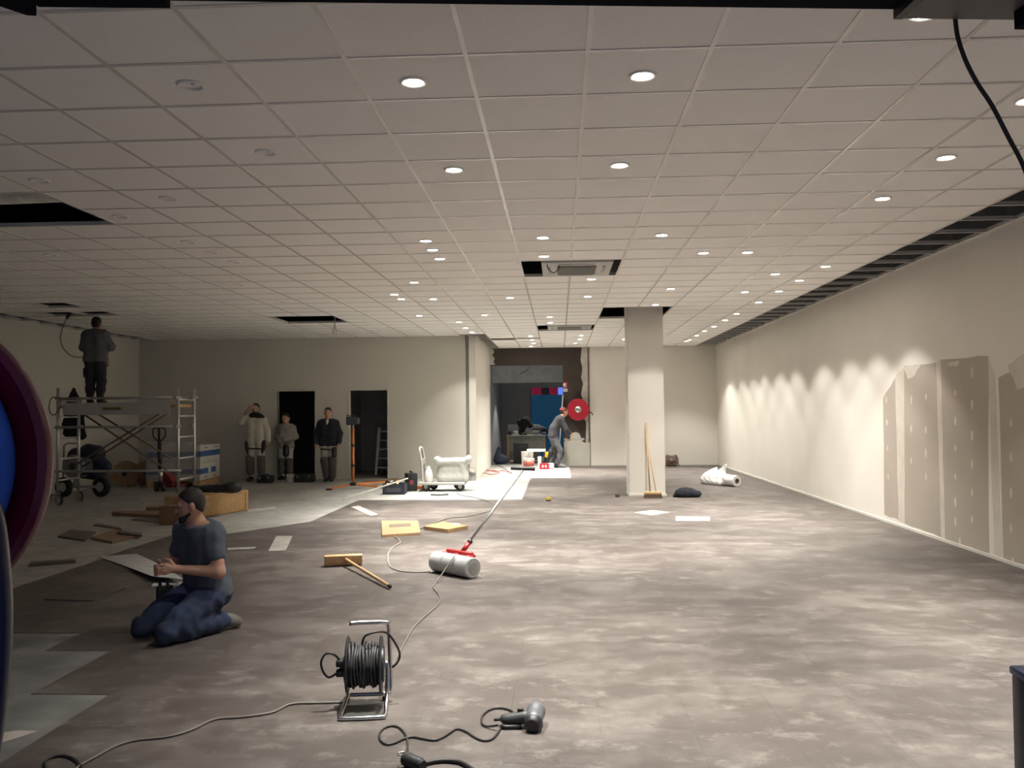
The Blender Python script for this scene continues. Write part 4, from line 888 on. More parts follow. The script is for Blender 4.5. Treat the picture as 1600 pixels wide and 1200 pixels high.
lv = MB().bar(pa_, (pb_.x, 16.35, pb_.z), .026, .018).build('straight_edge', mat('pale_metal', (.66, .65, .58), .4, metal=.4)); tag(lv, 'long pale straightedge leaning across the tool crate', 'straightedge')
# platform trolley
a, b = Z(655, 769, 0), Z(722, 769, 0); w_ = b.x-a.x; ya = a.y+.1
t = thing('platform_trolley', 'white platform trolley with tubular handle and black wheels', 'trolley', ((a.x+b.x)/2, ya+.25, 0))
zd = Y(690, 756, ya).z
MB().bevbox((0, 0, zd), (w_+.06, .52, .05), .012).build('deck', m_white, t, angle=SM)
zh = Y(655, 700, ya).z; hx = -w_/2+.0
MB().tube(spline([(hx+.05, -.21, zd), (hx+.03, -.21, zh*.6), (hx, -.2, zh-.12), (hx-.02, -.14, zh-.01), (hx-.02, .14, zh-.01), (hx, .2, zh-.12), (hx+.03, .21, zh*.6), (hx+.05, .21, zd)], 5), .02, 10).build('push_handle', m_white, t, smooth=True)
MB().box((hx+.035, 0, zd+.42), (.02, .42, .11)).build('handle_plate', mat('grey_plate', (.33, .32, .30), .5), t)
for x, y in ((-.30, -.2), (-.21, .2), (.27, .2), (.36, -.2)):
    wq = MB().lathe([(.04, -.02), (.078, -.02), (.088, -.012), (.088, .012), (.078, .02), (.04, .02)], (x, y, .0885), (.35, 1, 0), 24, closed=True).build('wheel', m_rub, t, angle=SM); MB().lathe([(0, -.014), (.04, -.018), (.04, .014), (0, .014)], (x, y, .0885), (.35, 1, 0), 16).build('wheel_hub', m_alu, wq, angle=SM)
    MB().bar((x-.02, y, .0885), (x-.04, y, zd-.02), .06, .015).build('caster_fork', m_steel, wq)
# wrapped machine and bottle on the trolley
wx = Y(704, 740, ya).x
dr = body_mesh('draped_machine', [('c', (-.27, -.1, .38), (.29, -.1, .39), .07, .07), ('c', (-.27, .12, .38), (.29, .12, .39), .07, .07), ('c', (-.15, 0, .22), (.18, 0, .22), .15, .15), ('c', (-.17, -.06, .07), (.22, -.06, .07), .13, .12), ('e', (.33, -.04, .44), (.06, .14, .07)), ('e', (-.28, -.05, .44), (.07, .12, .05)), ('c', (.22, -.12, .3), (.27, -.12, .05), .05, .04)], mat('white_dust_sheet', (.49, .485, .46), .8, var=.03), .016, .05, None, .003, lambda x, y, z: -z+.0)
dr.location = (wx, ya+.25, zd+.026); tag(dr, 'machine under a white dust sheet on the trolley', 'covered machine')
o = MB().lathe([(0, 0), (.085, 0), (.09, .02), (.085, .14), (.06, .22), (.03, .26), (.028, .30), (0, .30)], n=20).build('canister', m_grime, None, smooth=True, loc=(Y(668, 740, ya).x, ya+.16, zd+.026)); tag(o, 'pale grey canister on the trolley beside the handle', 'canister')
t = thing('water_pump', 'small grey pump at the right end of the trolley', 'pump', (Y(735, 740, ya).x, ya+.36, zd+.026))
MB().bevbox((0, 0, .09), (.14, .16, .18), .02).build('housing', m_steel, t, angle=SM); MB().tube([(-.06, 0, .18), (-.05, 0, .26), (.05, 0, .26), (.06, 0, .18)], .01, 6).build('handle', m_alu, t, smooth=True)
o = MB().bevbox((0, 0, .035), (.12, .16, .07), .012).build('orange_block', m_orange, None, loc=Z(656, 764, .0)); tag(o, 'small orange block under the trolley handle', 'block')
dk_ = Z(686, 774, 0); o = MB().lathe([(0, .004), (.15, .004), (.17, .014), (.178, .03), (.172, .03), (.15, .012), (0, .010)], n=36).build('metal_disc', m_steel, None, angle=SM, loc=(dk_.x, dk_.y+.1, 0)); tag(o, 'round grey metal dish on the floor before the trolley', 'dish')
# ================================================================ back opening
# red hose reel
q = Y(903, 640, BW); t = thing('fire_hose_reel', 'red fire hose reel mounted on the bared brown wall', 'hose reel', (q.x, BW-.06, q.z))
m_rr = mat('signal_red', (.38, .012, .028), .35, var=.06)
for y, r_ in ((-.16, .30), (-.02, .29)): MB().lathe([(.09, y), (r_-.01, y), (r_, y-.008), (r_, y-.02), (r_-.015, y-.022), (.10, y-.014)], (0, 0, 0), (0, 1, 0), 48, closed=True).build('disc', m_rr, t, angle=SM)
MB().lathe([(.12, -.155), (.24, -.155), (.24, -.025), (.12, -.025)], (0, 0, 0), (0, 1, 0), 32, closed=True).build('hose', m_rr, t, angle=SM)
MB().lathe([(0, -.20), (.05, -.20), (.09, -.175), (.09, .02), (0, .02)], (0, 0, 0), (0, 1, 0), 24).build('hub', m_alu, t, angle=SM)
MB().bar((-.04, -.205, .03), (.06, -.205, -.04), .03, .02).build('valve_lever', m_black, t)
MB().tube([(.30, -.1, -.05), (.37, -.1, -.10), (.40, -.1, -.16)], .02, 8).build('nozzle', m_brd, t, smooth=True)
# fire sign
a, b = Y(880, 597, BW), Y(887, 607, BW); t = thing('fire_sign', 'red fire hose sign with white caption above the reel', 'sign', (0, 0, 0))
MB().bb((a.x, BW-.012, b.z), (b.x, BW, a.z)).build('red_plate', m_rr, t)
m_sw = mat('sign_white', (.8, .8, .8), .5, var=0)
cx, cz = (a.x+b.x)/2, (a.z+b.z)/2; wS, hS_ = b.x-a.x, a.z-b.z
MB().bb((cx+wS*.02, BW-.014, cz-hS_*.38), (cx+wS*.12, BW-.012, cz+hS_*.4)).build('pictogram', m_sw, t)
MB().prism([(cx-wS*.28+.035*math.cos(k*PI/6), cz+.02+.045*math.sin(k*PI/6)) for k in range(12)], 0, .002, Matrix(((1,0,0,0),(0,0,-1,BW-.012),(0,1,0,0),(0,0,0,1)))).build('pictogram', m_sw, t)
MB().bb((cx-wS*.38, BW-.014, cz-hS_*.38), (cx-wS*.2, BW-.012, cz-.01)).build('pictogram', m_sw, t)
MB().bb((a.x, BW-.010, b.z-.085), (b.x, BW, b.z-.01)).build('caption_plate', m_sw, t)
lt = MB()
for k in range(4): lt.bb((a.x+.018+k*.03, BW-.012, b.z-.065), (a.x+.034+k*.03, BW-.010, b.z-.03))
lt.build('caption_letters', m_black, t)
# table with clutter in the back shop
yt = 26.3; ta, tb2 = Y(791, 680, yt), Y(853, 680, yt)
t = thing('work_table', 'pale work table cluttered with tools in the back room', 'table', ((ta.x+tb2.x)/2, yt, 0)); w_ = tb2.x-ta.x; ht = Y(820, 680, yt).z
m_tb = mat('pale_grey_laminate', (.34, .34, .31), .6)
MB().bevbox((0, .35, ht-.015), (w_, .8, .03), .005).build('table_top', m_tb, t); MB().box((0, .10, ht*.68), (w_*.95, .02, ht*.55)).build('modesty_panel', m_tb, t)
for x in (-w_*.46, w_*.46):
    for y in (.02, .7): MB().bar((x, y, 0), (x, y, ht-.03), .045, .045).build('leg', m_wood, t)
def tt(u, v, dy=.2): p = Y(u, v, yt+dy); return Vector((p.x, p.y, ht))
for k, (u, label, sz, m_) in enumerate(((797, 'small black tool at the left end of the table', (.10, .14, .12), m_black), (806, 'white tub on the table left of the dark heap', (.12, .12, .12), m_grime), (818, 'dark tool lying on the front of the table', (.22, .1, .06), m_rub), (838, 'pale box at the right end of the table', (.2, .2, .13), m_tb), (850, 'blue box at the right corner of the table', (.16, .16, .08), mat('dim_blue', (.06, .10, .22), .5)))):
    p = tt(u, 680); o = MB().bevbox((0, 0, sz[2]/2), sz, .015).build(['hand_tool', 'white_tub', 'hand_tool', 'pale_box', 'blue_box'][k], m_, None, loc=(p.x, p.y-.05+.08*(k % 2), ht+.001), rz=k*.4); tag(o, label, ['tool', 'tub', 'tool', 'box', 'box'][k])
p = tt(818, 660, .45); h1 = body_mesh('dark_coat', [('c', (-.08, 0, .09), (.06, 0, .42), .09, .13), ('c', (.06, 0, .40), (.2, 0, .28), .12, .09), ('c', (-.12, 0, .38), (-.06, 0, .12), .08, .05)], mat('black_coat', (.012, .012, .014), .9), .018, .04, None, .008, lambda x, y, z: -z); h1.location = (p.x, p.y, ht+.001); tag(h1, 'black coat heaped on the table in the back room', 'coat')
p = tt(843, 668, .75); h2 = body_mesh('dark_bag', [('e', (0, 0, .12), (.24, .16, .15)), ('c', (.1, 0, .1), (.22, 0, .06), .09, .06)], mat('black_bag_cloth', (.014, .014, .018), .8), .018, .04, None, .008, lambda x, y, z: -z); h2.location = (p.x, p.y, ht+.001); tag(h2, 'black bag right of the heaped coat on the table', 'bag')
p = Y(815, 655, 27.4); o = MB().bevbox((0, 0, .55), (1.0, .5, 1.1), .01).build('grey_cabinet', mat('dim_cabinet', (.14, .13, .125), .7), None, loc=(Y(818, 660, 27.6).x, 27.9, 0)); 
tag(o, 'dull grey cabinet behind the table in the back room', 'cabinet'); MB().bb((-.49, -.256, .55), (.49, -.25, 1.07)).build('door', mat('dim_cabinet_door', (.16, .15, .145), .6), o); MB().bb((-.49, -.256, .03), (.49, -.25, .53)).build('door', mat('dim_cabinet_door', (.16, .15, .145), .6), o)
p = Z(815, 722, 0); t = thing('black_box', 'black equipment box under the front of the table', 'box', (Y(814, 715, 25.9).x, 25.9, 0)); MB().bevbox((0, 0, .30), (.42, .3, .6), .015).build('body', m_black, t, angle=SM); MB().box((0, -.153, .32), (.3, .008, .3)).build('front_grille', m_rub, t)
p = Z(780, 722, 0); o = body_mesh('blue_sack', [('e', (0, 0, .12), (.22, .2, .16)), ('c', (-.1, 0, .2), (-.06, 0, .45), .1, .06)], mat('dim_blue_sack', (.04, .05, .08), .8), .02, .05, None, .006, lambda x, y, z: -z); o.location = (Y(783, 715, 25.6).x, 25.6, 0.001); tag(o, 'dark bluish sack at the left of the table', 'sack')
# buckets and tools at the threshold
def tub(u, v, y, r, h, label, m_, band=None, lid=None):
    p = Y(u, v, y); t = thing('paint_bucket', label, 'bucket', (p.x, y, 0), 0, 'paint buckets at the threshold')
    MB().lathe([(0, 0), (r*.88, 0), (r*.9, .01), (r, h-.02), (r*1.04, h-.015), (r*1.04, h), (r*.95, h), (r*.93, h-.01), (0, h-.012)], n=24).build('pail', m_, t, angle=SM)
    if band: MB().lathe([(r*.925+.002, h*.25), (r*.985+.002, h*.75), (r*.985, h*.75), (r*.925, h*.25)], n=24, closed=True).build('label_band', band, t, smooth=True)
    MB().tube([(-r, 0, h*.8), (-r*.7, -r*.8, h*.55), (r*.7, -r*.8, h*.55), (r, 0, h*.8)], .006, 5).build('handle', m_steel, t, smooth=True)
    return p
tub(826, 715, 23.45, .15, .28, 'white bucket with red label band at the threshold', m_grime, mat('red_label', (.35, .07, .05), .5))
pz = tub(824, 715, 23.85, .165, .44, 'taller white bucket behind the red banded bucket', m_grime)
o = MB().bevbox((0, 0, .035), (.5, .12, .07), .012).build('white_tray', m_grime, None, loc=(Y(838, 716, 23.6).x, 23.6, .445)); tag(o, 'white tray lying across the buckets', 'tray')
t = thing('carton', 'small red and white carton on the floor by bending man', 'box', (Y(854, 722, 23.3).x, 23.3, 0), .1); MB().bevbox((0, 0, .075), (.36, .2, .15), .006).build('box', m_rr, t); MB().bb((.06, -.104, .02), (.181, .101, .152)).build('white_panel', m_sw, t); MB().bb((-.13, -.104, .05), (-.09, -.1, .11)).build('print_mark', m_sw, t); MB().bb((-.05, -.104, .05), (-.01, -.1, .11)).build('print_mark', m_sw, t)
t = thing('drill_machine', 'black power tool with yellow grip beside the bending man', 'power tool', (Y(857, 715, 23.75).x, 23.75, 0)); bm_ = body_mesh('housing', [('c', (-.12, 0, .10), (.06, 0, .42), .07, .08), ('c', (.02, 0, .4), (.12, 0, .55), .06, .05), ('c', (-.12, 0, .08), (.15, 0, .08), .08, .07)], m_black, .018, .03, t); MB().bevbox((-.05, -.06, .36), (.08, .06, .15), .015, (0, .2, 0)).build('yellow_grip', m_yel, t, angle=SM)
o = MB().bevbox((0, 0, .16), (.1, .08, .32), .02).build('white_bottle', m_grime, None, loc=(Y(843, 720, 23.5).x, 23.5, 0)); tag(o, 'white bottle standing right of the buckets', 'bottle')
a = Y(871, 646, 24.3); b = Y(879, 617, 24.42); o = MB().bar((a.x, 24.30, 0.005), (b.x+.01, 24.46, b.z), .05, .03).build('white_batten', m_white); tag(o, 'white batten leaning on the wall behind bending man', 'batten')
for pts, lab in (([(745,738),(760,734),(775,737),(785,735),(800,739)], 'red cable tangle on the pale floor by the corner'), ([(742,741),(757,739),(768,741),(780,738),(770,735),(752,737)], 'second loop of red cable by the corner')):
    cable('red_cable', lab, [Z(*q, .012) for q in pts], .010, mat('pink_red_cable', (.55, .16, .14), .6))
cable('floor_cable', 'thin dark cable on the pale floor before the buckets', [Z(*q, .008) for q in ((768,724),(780,728),(790,733),(800,740))], .007, m_cable)
# ================================================================ floor roller with long handle
a, b = Z(676, 893), Z(735, 905); c0 = (a+b)/2; ax_ = (b-a).normalized(); L = (b-a).length; rr = .095
m_gr = mat('roller_grey', (.42, .43, .42), .45, var=.08)
back = Vector((-ax_.y, ax_.x, 0))
if back.y < 0: back = -back
cc = c0+back*rr*.4; t = thing('floor_roller', 'grey segmented floor roller with red yoke and long steel handle', 'floor roller', (cc.x, cc.y, .004), math.atan2(ax_.y, ax_.x))
for k in range(3):
    x0 = -L/2+k*L/3; MB().lathe([(0, x0+.004), (rr-.008, x0+.004), (rr, x0+.012), (rr, x0+L/3-.012), (rr-.008, x0+L/3-.004), (0, x0+L/3-.004)], (0, 0, rr), (1, 0, 0), 36).build('roller_segment', m_gr, t, angle=SM)
MB().lathe([(0, -L/2-.004), (.05, -L/2-.004), (.05, L/2+.004), (0, L/2+.004)], (0, 0, rr), (1, 0, 0), 20).build('axle', m_steel, t, angle=SM)
MB().bevbox((0, .07, rr*2+.0), (.36, .05, .055), .012).build('yoke', m_redp, t, angle=SM)
for x in (-.17, 0, .17): MB().bevbox((x, .055, rr*1.75), (.045, .10, .06), .01).build('yoke_arm', m_redp, t, angle=SM)
hp0 = Vector((.03, .08, rr*2+.02)); inv = Matrix.Rotation(-t.rotation_euler.z, 4, 'Z')
top = Y(817, 734, cc.y+.65); hp1 = inv @ (top-Vector(t.location))
MB().cyl(hp0, hp0+(hp1-hp0)*.10, .022, n=12).build('handle_socket', m_redp, t, smooth=True)
MB().cyl(hp0+(hp1-hp0)*.07, hp1, .0135, n=12).build('handle_pole', m_alu, t, smooth=True)
MB().cyl(hp0+(hp1-hp0)*.095, hp0+(hp1-hp0)*.125, .024, n=12).build('clamp', m_black, t, smooth=True)
ga, gb = Y(798, 731.5, top.y), Y(836, 733, top.y); ga, gb = inv @ (ga-Vector(t.location)), inv @ (gb-Vector(t.location))
MB().cyl(ga, gb, .018, n=12).build('tee_grip', m_rub, t, smooth=True)
# ---------------------------------------------------------------- push broom lying on the floor
a, b, e = Z(507, 888), Z(567, 885), Z(608, 917, .03); ctr = (a+b)/2
t = thing('push_broom', 'wooden push broom lying on the floor left of roller', 'broom', (0, 0, 0)); up = Vector((0, 0, 1)); dx = (b-a).normalized(); dy = Vector((-dx.y, dx.x, 0)); M4 = Matrix((( dx.x, dy.x, 0, ctr.x), (dx.y, dy.y, 0, ctr.y), (0, 0, 1, .004), (0, 0, 0, 1)))
Lb = (b-a).length
o = MB().bevbox((0, .07, .065), (Lb, .05, .10), .01, (.25, 0, 0)).build('head_block', m_wood, t, angle=SM); o.matrix_local = M4
o = MB(); 
for k in range(26):
    for j in range(4): x = -Lb/2+.01+k*(Lb-.02)/25; o.bar((x, .09, .03+.025*j), (x+random.uniform(-.006, .006), .155, .008+.034*j), .007, .007)
o = o.build('bristles', mat('brown_bristle', (.10, .055, .03), .8), t); o.matrix_local = M4
e2 = Z(609, 916, .03); s2 = M4 @ Vector((.02, .05, .07))
MB().cyl(s2, e2, .0155, n=12).build('handle', m_wood, t, smooth=True); MB().cyl(e2-(e2-s2).normalized()*.02, e2+(e2-s2).normalized()*.01, .017, n=12).build('end_cap', m_black, t, smooth=True)
# ---------------------------------------------------------------- flat cartons
def flatbox(pix, th, label, tape):
    pts = [Z(*q) for q in pix]; t = thing('flat_carton', label, 'carton', (0, 0, 0), 0, 'flat cardboard cartons')
    MB().prism([(p.x, p.y) for p in pts], .0045, .004+th).build('box', m_card, t); cen = sum(pts, Vector())/4
    q = [cen+(p-cen)*.999 for p in pts]; MB().prism([(p.x, p.y) for p in q], .0045+th*.98, .006+th).build('lid', mat('kraft_lid', (.34, .215, .105), .75, var=.05), t)
    u = [cen+(pts[0]-cen)*0+((pts[k]-pts[(k+1) % 4])*.0) for k in range(4)]
    e1 = (pts[1]-pts[0]); e2 = (pts[3]-pts[0]); o_ = pts[0]
    if tape: qd = [o_+e1*a+e2*b for a, b in ((.2, .45), (.82, .45), (.82, .68), (.2, .68))]; MB().prism([(p.x, p.y) for p in qd], .006+th, .0068+th).build('label_print', mat('grey_print', (.15, .11, .07), .6), t)
    else: qd = [o_+e1*a+e2*b for a, b in ((.5, .75), (.8, .75), (.8, .95), (.5, .95))]; MB().prism([(p.x, p.y) for p in qd], .006+th, .0068+th).build('paper_slip', m_white, t)
    return t
flatbox([(597,840),(657,836),(653,817),(596,817)], .03, 'flat cardboard carton with a grey printed bar on its lid', True)
flatbox([(662,828),(700,833),(731,827),(692,820)], .045, 'flat cardboard carton with white slip, right of the printed one', False)
# ---------------------------------------------------------------- foreground cable reel
q = Z(568, 1112); cx, cy = q.x, q.y
t = thing('cable_reel', 'black cable reel on a bent chrome tube stand', 'cable reel', (cx, cy, .004), math.radians(8))
m_chr = mat('chrome_tube', (.62, .61, .62), .22, metal=1.0, var=.04); Rr = .145; zc = .215
for x, sgn in ((-.085, -1), (.085, 1)):
    MB().lathe([(.03, -.006), (Rr-.006, -.006), (Rr, 0), (Rr-.006, .006), (.03, .006)], (x, .08, zc), (1, 0, 0), 48, closed=True).build('flange', m_black, t, angle=SM)
cw = MB()
for k in range(11):
    x = -.073+k*.0146; 
    r_ = .105+.008*math.sin(k*1.7); n = 40
    cw.tube([(x+.004*math.sin(3*2*PI*j/n+k), .08+math.cos(2*PI*j/n)*r_*(1+.012*math.sin(5*j+k)), zc+math.sin(2*PI*j/n)*r_*(1+.012*math.sin(5*j+k))) for j in range(n)], .0075, 6, closed=True)
cw.build('wound_cable', mat('worn_cable', (.03, .029, .03), .55, var=.4, scale=50), t, smooth=True)
MB().lathe([(0, -.1), (.09, -.1), (.09, .1), (0, .1)], (0, .08, zc), (1, 0, 0), 32).build('core', m_black, t, angle=SM)
MB().lathe([(0, -.125), (.035, -.125), (.04, -.09), (0, -.09)], (0, .08, zc), (1, 0, 0), 20).build('socket_hub', m_black, t, angle=SM)
for z in (.0, .05): MB().bevbox((-.12, .05, zc-.03+z), (.045, .045, .035), .008).build('plug', m_rub, t, angle=SM)
tr = .011
MB().tube(spline([(-.085, .10, .06), (-.10, .0, .03), (-.105, -.10, tr), (-.09, -.125, tr), (.09, -.125, tr), (.112, -.10, tr), (.115, -.02, .035), (.118, .04, .10), (.118, .06, .19), (.112, .07, .225), (.10, .06, .20)], 6), tr, 10).build('stand_tube', m_chr, t, smooth=True)
MB().tube(spline([(-.10, .12, .05), (.10, .12, .05), (.125, .13, .06), (.13, .15, .12), (.125, .16, .30), (.12, .15, .395), (.10, .14, .415), (-.04, .10, .425), (-.07, .09, .425)], 6), tr, 10).build('carry_handle', m_chr, t, smooth=True)
MB().tube([(-.072, .09, .425), (-.078, .089, .425)], .0115, 10).build('handle_end', m_rub, t, smooth=True)
MB().bb((-.085, -.11, .006), (.095, .08, .010)).build('base_sheet', mat('dark_base', (.045, .045, .04), .5), t)
for x in (-.1, .1): MB().bevbox((x, .17, .012), (.03, .03, .024), .005).build('foot', m_rub, t)
MB().tube(spline([(-.12, .05, .245), (-.15, .03, .285), (-.19, .03, .29), (-.215, .03, .25), (-.205, .03, .20), (-.175, .03, .17), (-.13, .05, .19)], 6), .006, 8).build('plug_lead', m_cable, t, smooth=True)
MB().tube(spline([(-.01, .06, .33), (.01, .03, .375), (.07, .04, .39), (.12, .08, .37), (.165, .10, .30), (.18, .10, .25), (.165, .10, .21), (.14, .1, .19)], 6), .006, 8).build('loose_lead', m_cable, t, smooth=True)
# cables on the floor
def G(*pts, z=.0105): return [Z(u, v, z) for u, v in pts]
cable('reel_lead', 'long thin cable running from the reel to the lower left corner', G((545,1097),(500,1098),(455,1100),(425,1113),(380,1120),(335,1124),(300,1140),(262,1151),(210,1157),(180,1166),(150,1182),(125,1196),(115,1206)), .0062, m_gcable)
cable('cable_loop', 'dark cable loop at the bottom left edge', G((74,1206),(70,1192),(78,1184),(95,1181),(112,1184),(125,1195),(130,1206)), .007, m_cable)
zro = .1
cable('roller_cable', 'thin cable from the reel up over the grey roller', [Z(602,1056,.07), Z(612,1040,.012), Z(628,1012,.011), Z(645,982,.011), Z(665,962,.011), Z(684,945,.011), Z(687,932,.011), Z(677,918,.011)]+[Y(680,913,7.80), Y(684,906,7.88), Y(690,898,7.97), Y(698,886,8.04), Y(705,876,8.09), Y(709,870.5,8.16), Y(711,868,8.25)], .006, m_gcable)
cable('floor_cable', 'pale cable looping from the grey roller to the printed carton', G((672,893),(650,894),(625,892),(611,886),(606,876),(607,864),(615,854),(625,848),(622,842),(616,838)), .007, mat('pale_cable', (.24, .22, .19), .6))
cable('floor_cable', 'thin cable winding from the cartons towards the trolley', G((656,826),(668,822),(690,813),(705,809),(735,806),(765,798),(771,792),(764,784),(740,777),(722,774),(713,770),(717,766)), .007, m_gcable)
# ---------------------------------------------------------------- heat gun
g0, g1 = Z(836, 1138), Z(787, 1131); hd_ = (g1-g0); t = thing('heat_gun', 'black and grey hot air gun lying on the floor', 'heat gun', (g0.x, g0.y+.01, .004), math.radians(-8))
gun = t; m_gg = mat('grey_gun', (.10, .10, .11), .4)
body_mesh('housing', [('c', (0, -.035, .05), (0, .03, .066), .044, .042), ('c', (0, .03, .066), (0, .06, .072), .040, .036)], m_gg, .005, .02, t)
MB().lathe([(0, -.065), (.03, -.064), (.041, -.05), (.045, -.028), (.042, -.02), (0, -.02)], (0, -.02, .046), (0, 1, .15), 28).build('rear_cap', m_black, t, angle=SM)
MB().lathe([(.034, .05), (.036, .055), (.034, .085), (.03, .09), (.024, .088), (.024, .06)], (0, 0, .06), (0, 1, .15), 24, closed=True).build('nozzle', m_chr, t, angle=SM)
body_mesh('grip', [('c', (-.02, .0, .05), (-.15, -.002, .034), .030, .022), ('c', (-.05, -.005, .046), (-.13, -.01, .030), .026, .022)], mat('dark_grey_grip', (.035, .038, .04), .5), .005, .02, t)
MB().tube([(-.06, -.03, .012), (-.13, -.045, .010), (-.16, -.045, .012)], .011, 10).build('stand_bar', m_black, t, smooth=True)
MB().bevbox((-.07, .0, .078), (.03, .018, .02), .004).build('switch', m_black, t)
MB().tube([(-.155, -.002, .033), (-.20, -.008, .028)], [.010, .007], 8).build('cord_sleeve', m_rub, t, smooth=True)
gl = [Vector((g0.x-.20, g0.y, .03))]
o = cable('power_cord', '', [Z(778,1133,.03), Z(762,1135,.012), Z(753,1130,.011), Z(754,1118,.011), Z(765,1109,.011), Z(782,1106,.011), Z(798,1110,.012), Z(808,1118,.02), Z(812,1121,.03)], .0055, m_cable, parent=gun); o.matrix_parent_inverse = gun.matrix_basis.inverted()
cable('extension_lead', 'black lead with a loop in front of the heat gun', G((800,1131),(786,1134),(778,1145),(768,1155),(755,1157),(742,1152),(728,1143),(714,1139),(703,1145),(690,1153),(678,1156.5),(660,1154),(645,1151.5),(632,1154),(616,1161),(604,1163),(595,1157),(593,1147),(600,1138),(612,1134),(624,1137),(633,1147),(637,1160),(637,1172),(640,1182), z=.010), .0055, m_cable)
p = Z(647, 1192, .03); t = thing('extension_socket', 'black rubber socket coupling at the bottom edge', 'plug', (p.x, p.y, .004), .5)
MB().lathe([(0, -.06), (.02, -.06), (.024, -.05), (.026, .02), (.03, .03), (.03, .055), (0, .055)], (0, 0, .03), (-.35, .9, 0), 20).build('body', m_rub, t, angle=SM)
for k in range(4): MB().lathe([(.024, -.04+k*.016), (.0275, -.036+k*.016), (.024, -.030+k*.016)], (0, 0, .03), (-.35, .9, 0), 20).build('grip_ring', m_black, t, smooth=True)
MB().tube(spline([(-.03, .05, .045), (-.05, .05, .05), (-.045, .075, .05), (-.015, .075, .05)], 5), .004, 6).build('lid_hinge', m_chr, t, smooth=True)
cable('thick_lead', 'thick black cable at the very bottom edge', G((655,1196),(672,1191),(690,1188.5),(708,1189),(722,1192),(738,1202),(745,1210), z=.014), .0105, m_cable)
# ---------------------------------------------------------------- pillar surroundings
pa = Z(1021, 779, 0)
t = thing('push_broom', 'wooden push broom leaning upright against the pillar', 'broom', (pa.x, 15.45, .004))
MB().bevbox((0, 0, .085), (.30, .07, .05), .01).build('head_block', m_wood, t, angle=SM); br = MB()
for k in range(22):
    for j in range(4): br.bar((-.14+k*.0133, -.03+j*.02, .065), (-.155+k*.0148, -.045+j*.03, .0), .008, .008)
br.build('bristles', mat('brown_bristle', (.10, .055, .03), .8), t)
tp_ = Y(1009, 661, 15.72)-Vector(t.location); MB().cyl((-.05, 0, .10), tp_, .0135, n=10).build('handle', m_wood, t, smooth=True)
tp2 = Y(1010, 685, 15.73)-Vector(t.location); o = MB().cyl(Vector(t.location)+Vector((.055, .02, .11)), Vector(t.location)+tp2+Vector((.0, .02, 0)), .007, n=8).build('thin_rod', m_wood, None, smooth=True); tag(o, 'thin wooden rod leaning beside the broom on the pillar', 'rod')
cp_ = Z(1073, 778, 0); o = body_mesh('folded_cloth', [('e', (.0, 0, .06), (.19, .15, .11)), ('e', (.13, 0, .05), (.14, .13, .075)), ('c', (-.20, -.02, .02), (-.08, -.02, .03), .03, .05)], mat('navy_cloth', (.009, .010, .015), .95, var=.3), .012, .03, None, .008, lambda x, y, z: -z); o.location = (cp_.x, cp_.y+.12, .005); tag(o, 'dark navy cap shaped cloth lying right of the pillar', 'cloth')
bq = Z(965, 777, 0); t = thing('dark_block', 'small dark block on the floor left of the pillar', 'block', (bq.x, bq.y, .004)); MB().bevbox((0, 0, .028), (.08, .06, .055), .01).build('block', mat('dark_taupe', (.09, .07, .05), .6), t, angle=SM)
bg_ = Z(1050, 729.5, 0); t = thing('floor_bag', 'small brown bag standing by the far back wall', 'bag', (bg_.x, bg_.y+.1, .004)); body_mesh('sack', [('c', (-.10, 0, .06), (-.11, 0, .27), .05, .045), ('c', (.10, 0, .06), (.11, 0, .27), .05, .045), ('c', (-.06, 0, .16), (.06, 0, .16), .09, .09), ('c', (-.1, 0, .06), (.1, 0, .06), .055, .055), ('c', (-.1, 0, .26), (.1, 0, .25), .04, .04)], mat('brown_leather', (.12, .075, .055), .7, var=.3), .014, .04, t, .003, lambda x, y, z: -z); MB().tube(spline([(.13, -.03, .28), (.17, -.05, .2), (.17, -.05, .08), (.2, -.05, .012)], 5), .012, 6).build('strap', m_rub, t, smooth=True); MB().bevbox((-.01, -.09, .19), (.06, .012, .05), .004).build('buckle', m_steel, t)
# roll of white film
fa, fb = Z(1102, 757, 0), Z(1158, 761, 0); ctr = (fa+fb)/2; dx = (fb-fa).normalized(); t = thing('film_roll', 'roll of white protective film lying by the right wall', 'film roll', (ctr.x, ctr.y+.1, .004), math.atan2(dx.y, dx.x)-.25)
Lf = (fb-fa).length+.05; m_film = mat('white_film', (.86, .86, .84), .35, var=.02)
MB().lathe([(.05, -Lf/2), (.105, -Lf/2), (.11, -Lf/2+.02), (.11, Lf/2-.02), (.105, Lf/2), (.05, Lf/2)], (0, 0, .112), (1, 0, 0), 32, closed=True).build('roll', m_film, t, angle=SM)
MB().lathe([(.035, -Lf/2-.01), (.05, -Lf/2-.01), (.05, Lf/2+.01), (.035, Lf/2+.01)], (0, 0, .112), (1, 0, 0), 24, closed=True).build('core_tube', mat('kraft_core', (.25, .18, .10), .8), t, angle=SM)
body_mesh('loose_film', [('c', (-.36, .0, .11), (.15, .0, .11), .16, .12), ('c', (-.44, -.04, .09), (-.05, .05, .22), .11, .07), ('c', (-.1, .05, .22), (.05, .06, .40), .08, .02), ('c', (-.30, .02, .26), (-.22, .05, .32), .06, .03), ('c', (-.45, -.1, .06), (.1, -.12, .05), .07, .05)], m_film, .014, .05, t, .006, lambda x, y, z: -z)
slab([(990,801),(1019,797),(1047,800.5),(1018,805.5)], .003, 'vinyl_offcut', 'pale flooring sheet lying in front of the pillar', 'offcut', mat('pale_sheet', (.33, .31, .28), .7, var=.04))
slab([(1056,814),(1109,814),(1109,807.5),(1056,807)], .003, 'vinyl_offcut', 'pale rectangular flooring sheet right of the other sheet', 'offcut', mat('pale_sheet', (.33, .31, .28), .7, var=.04))
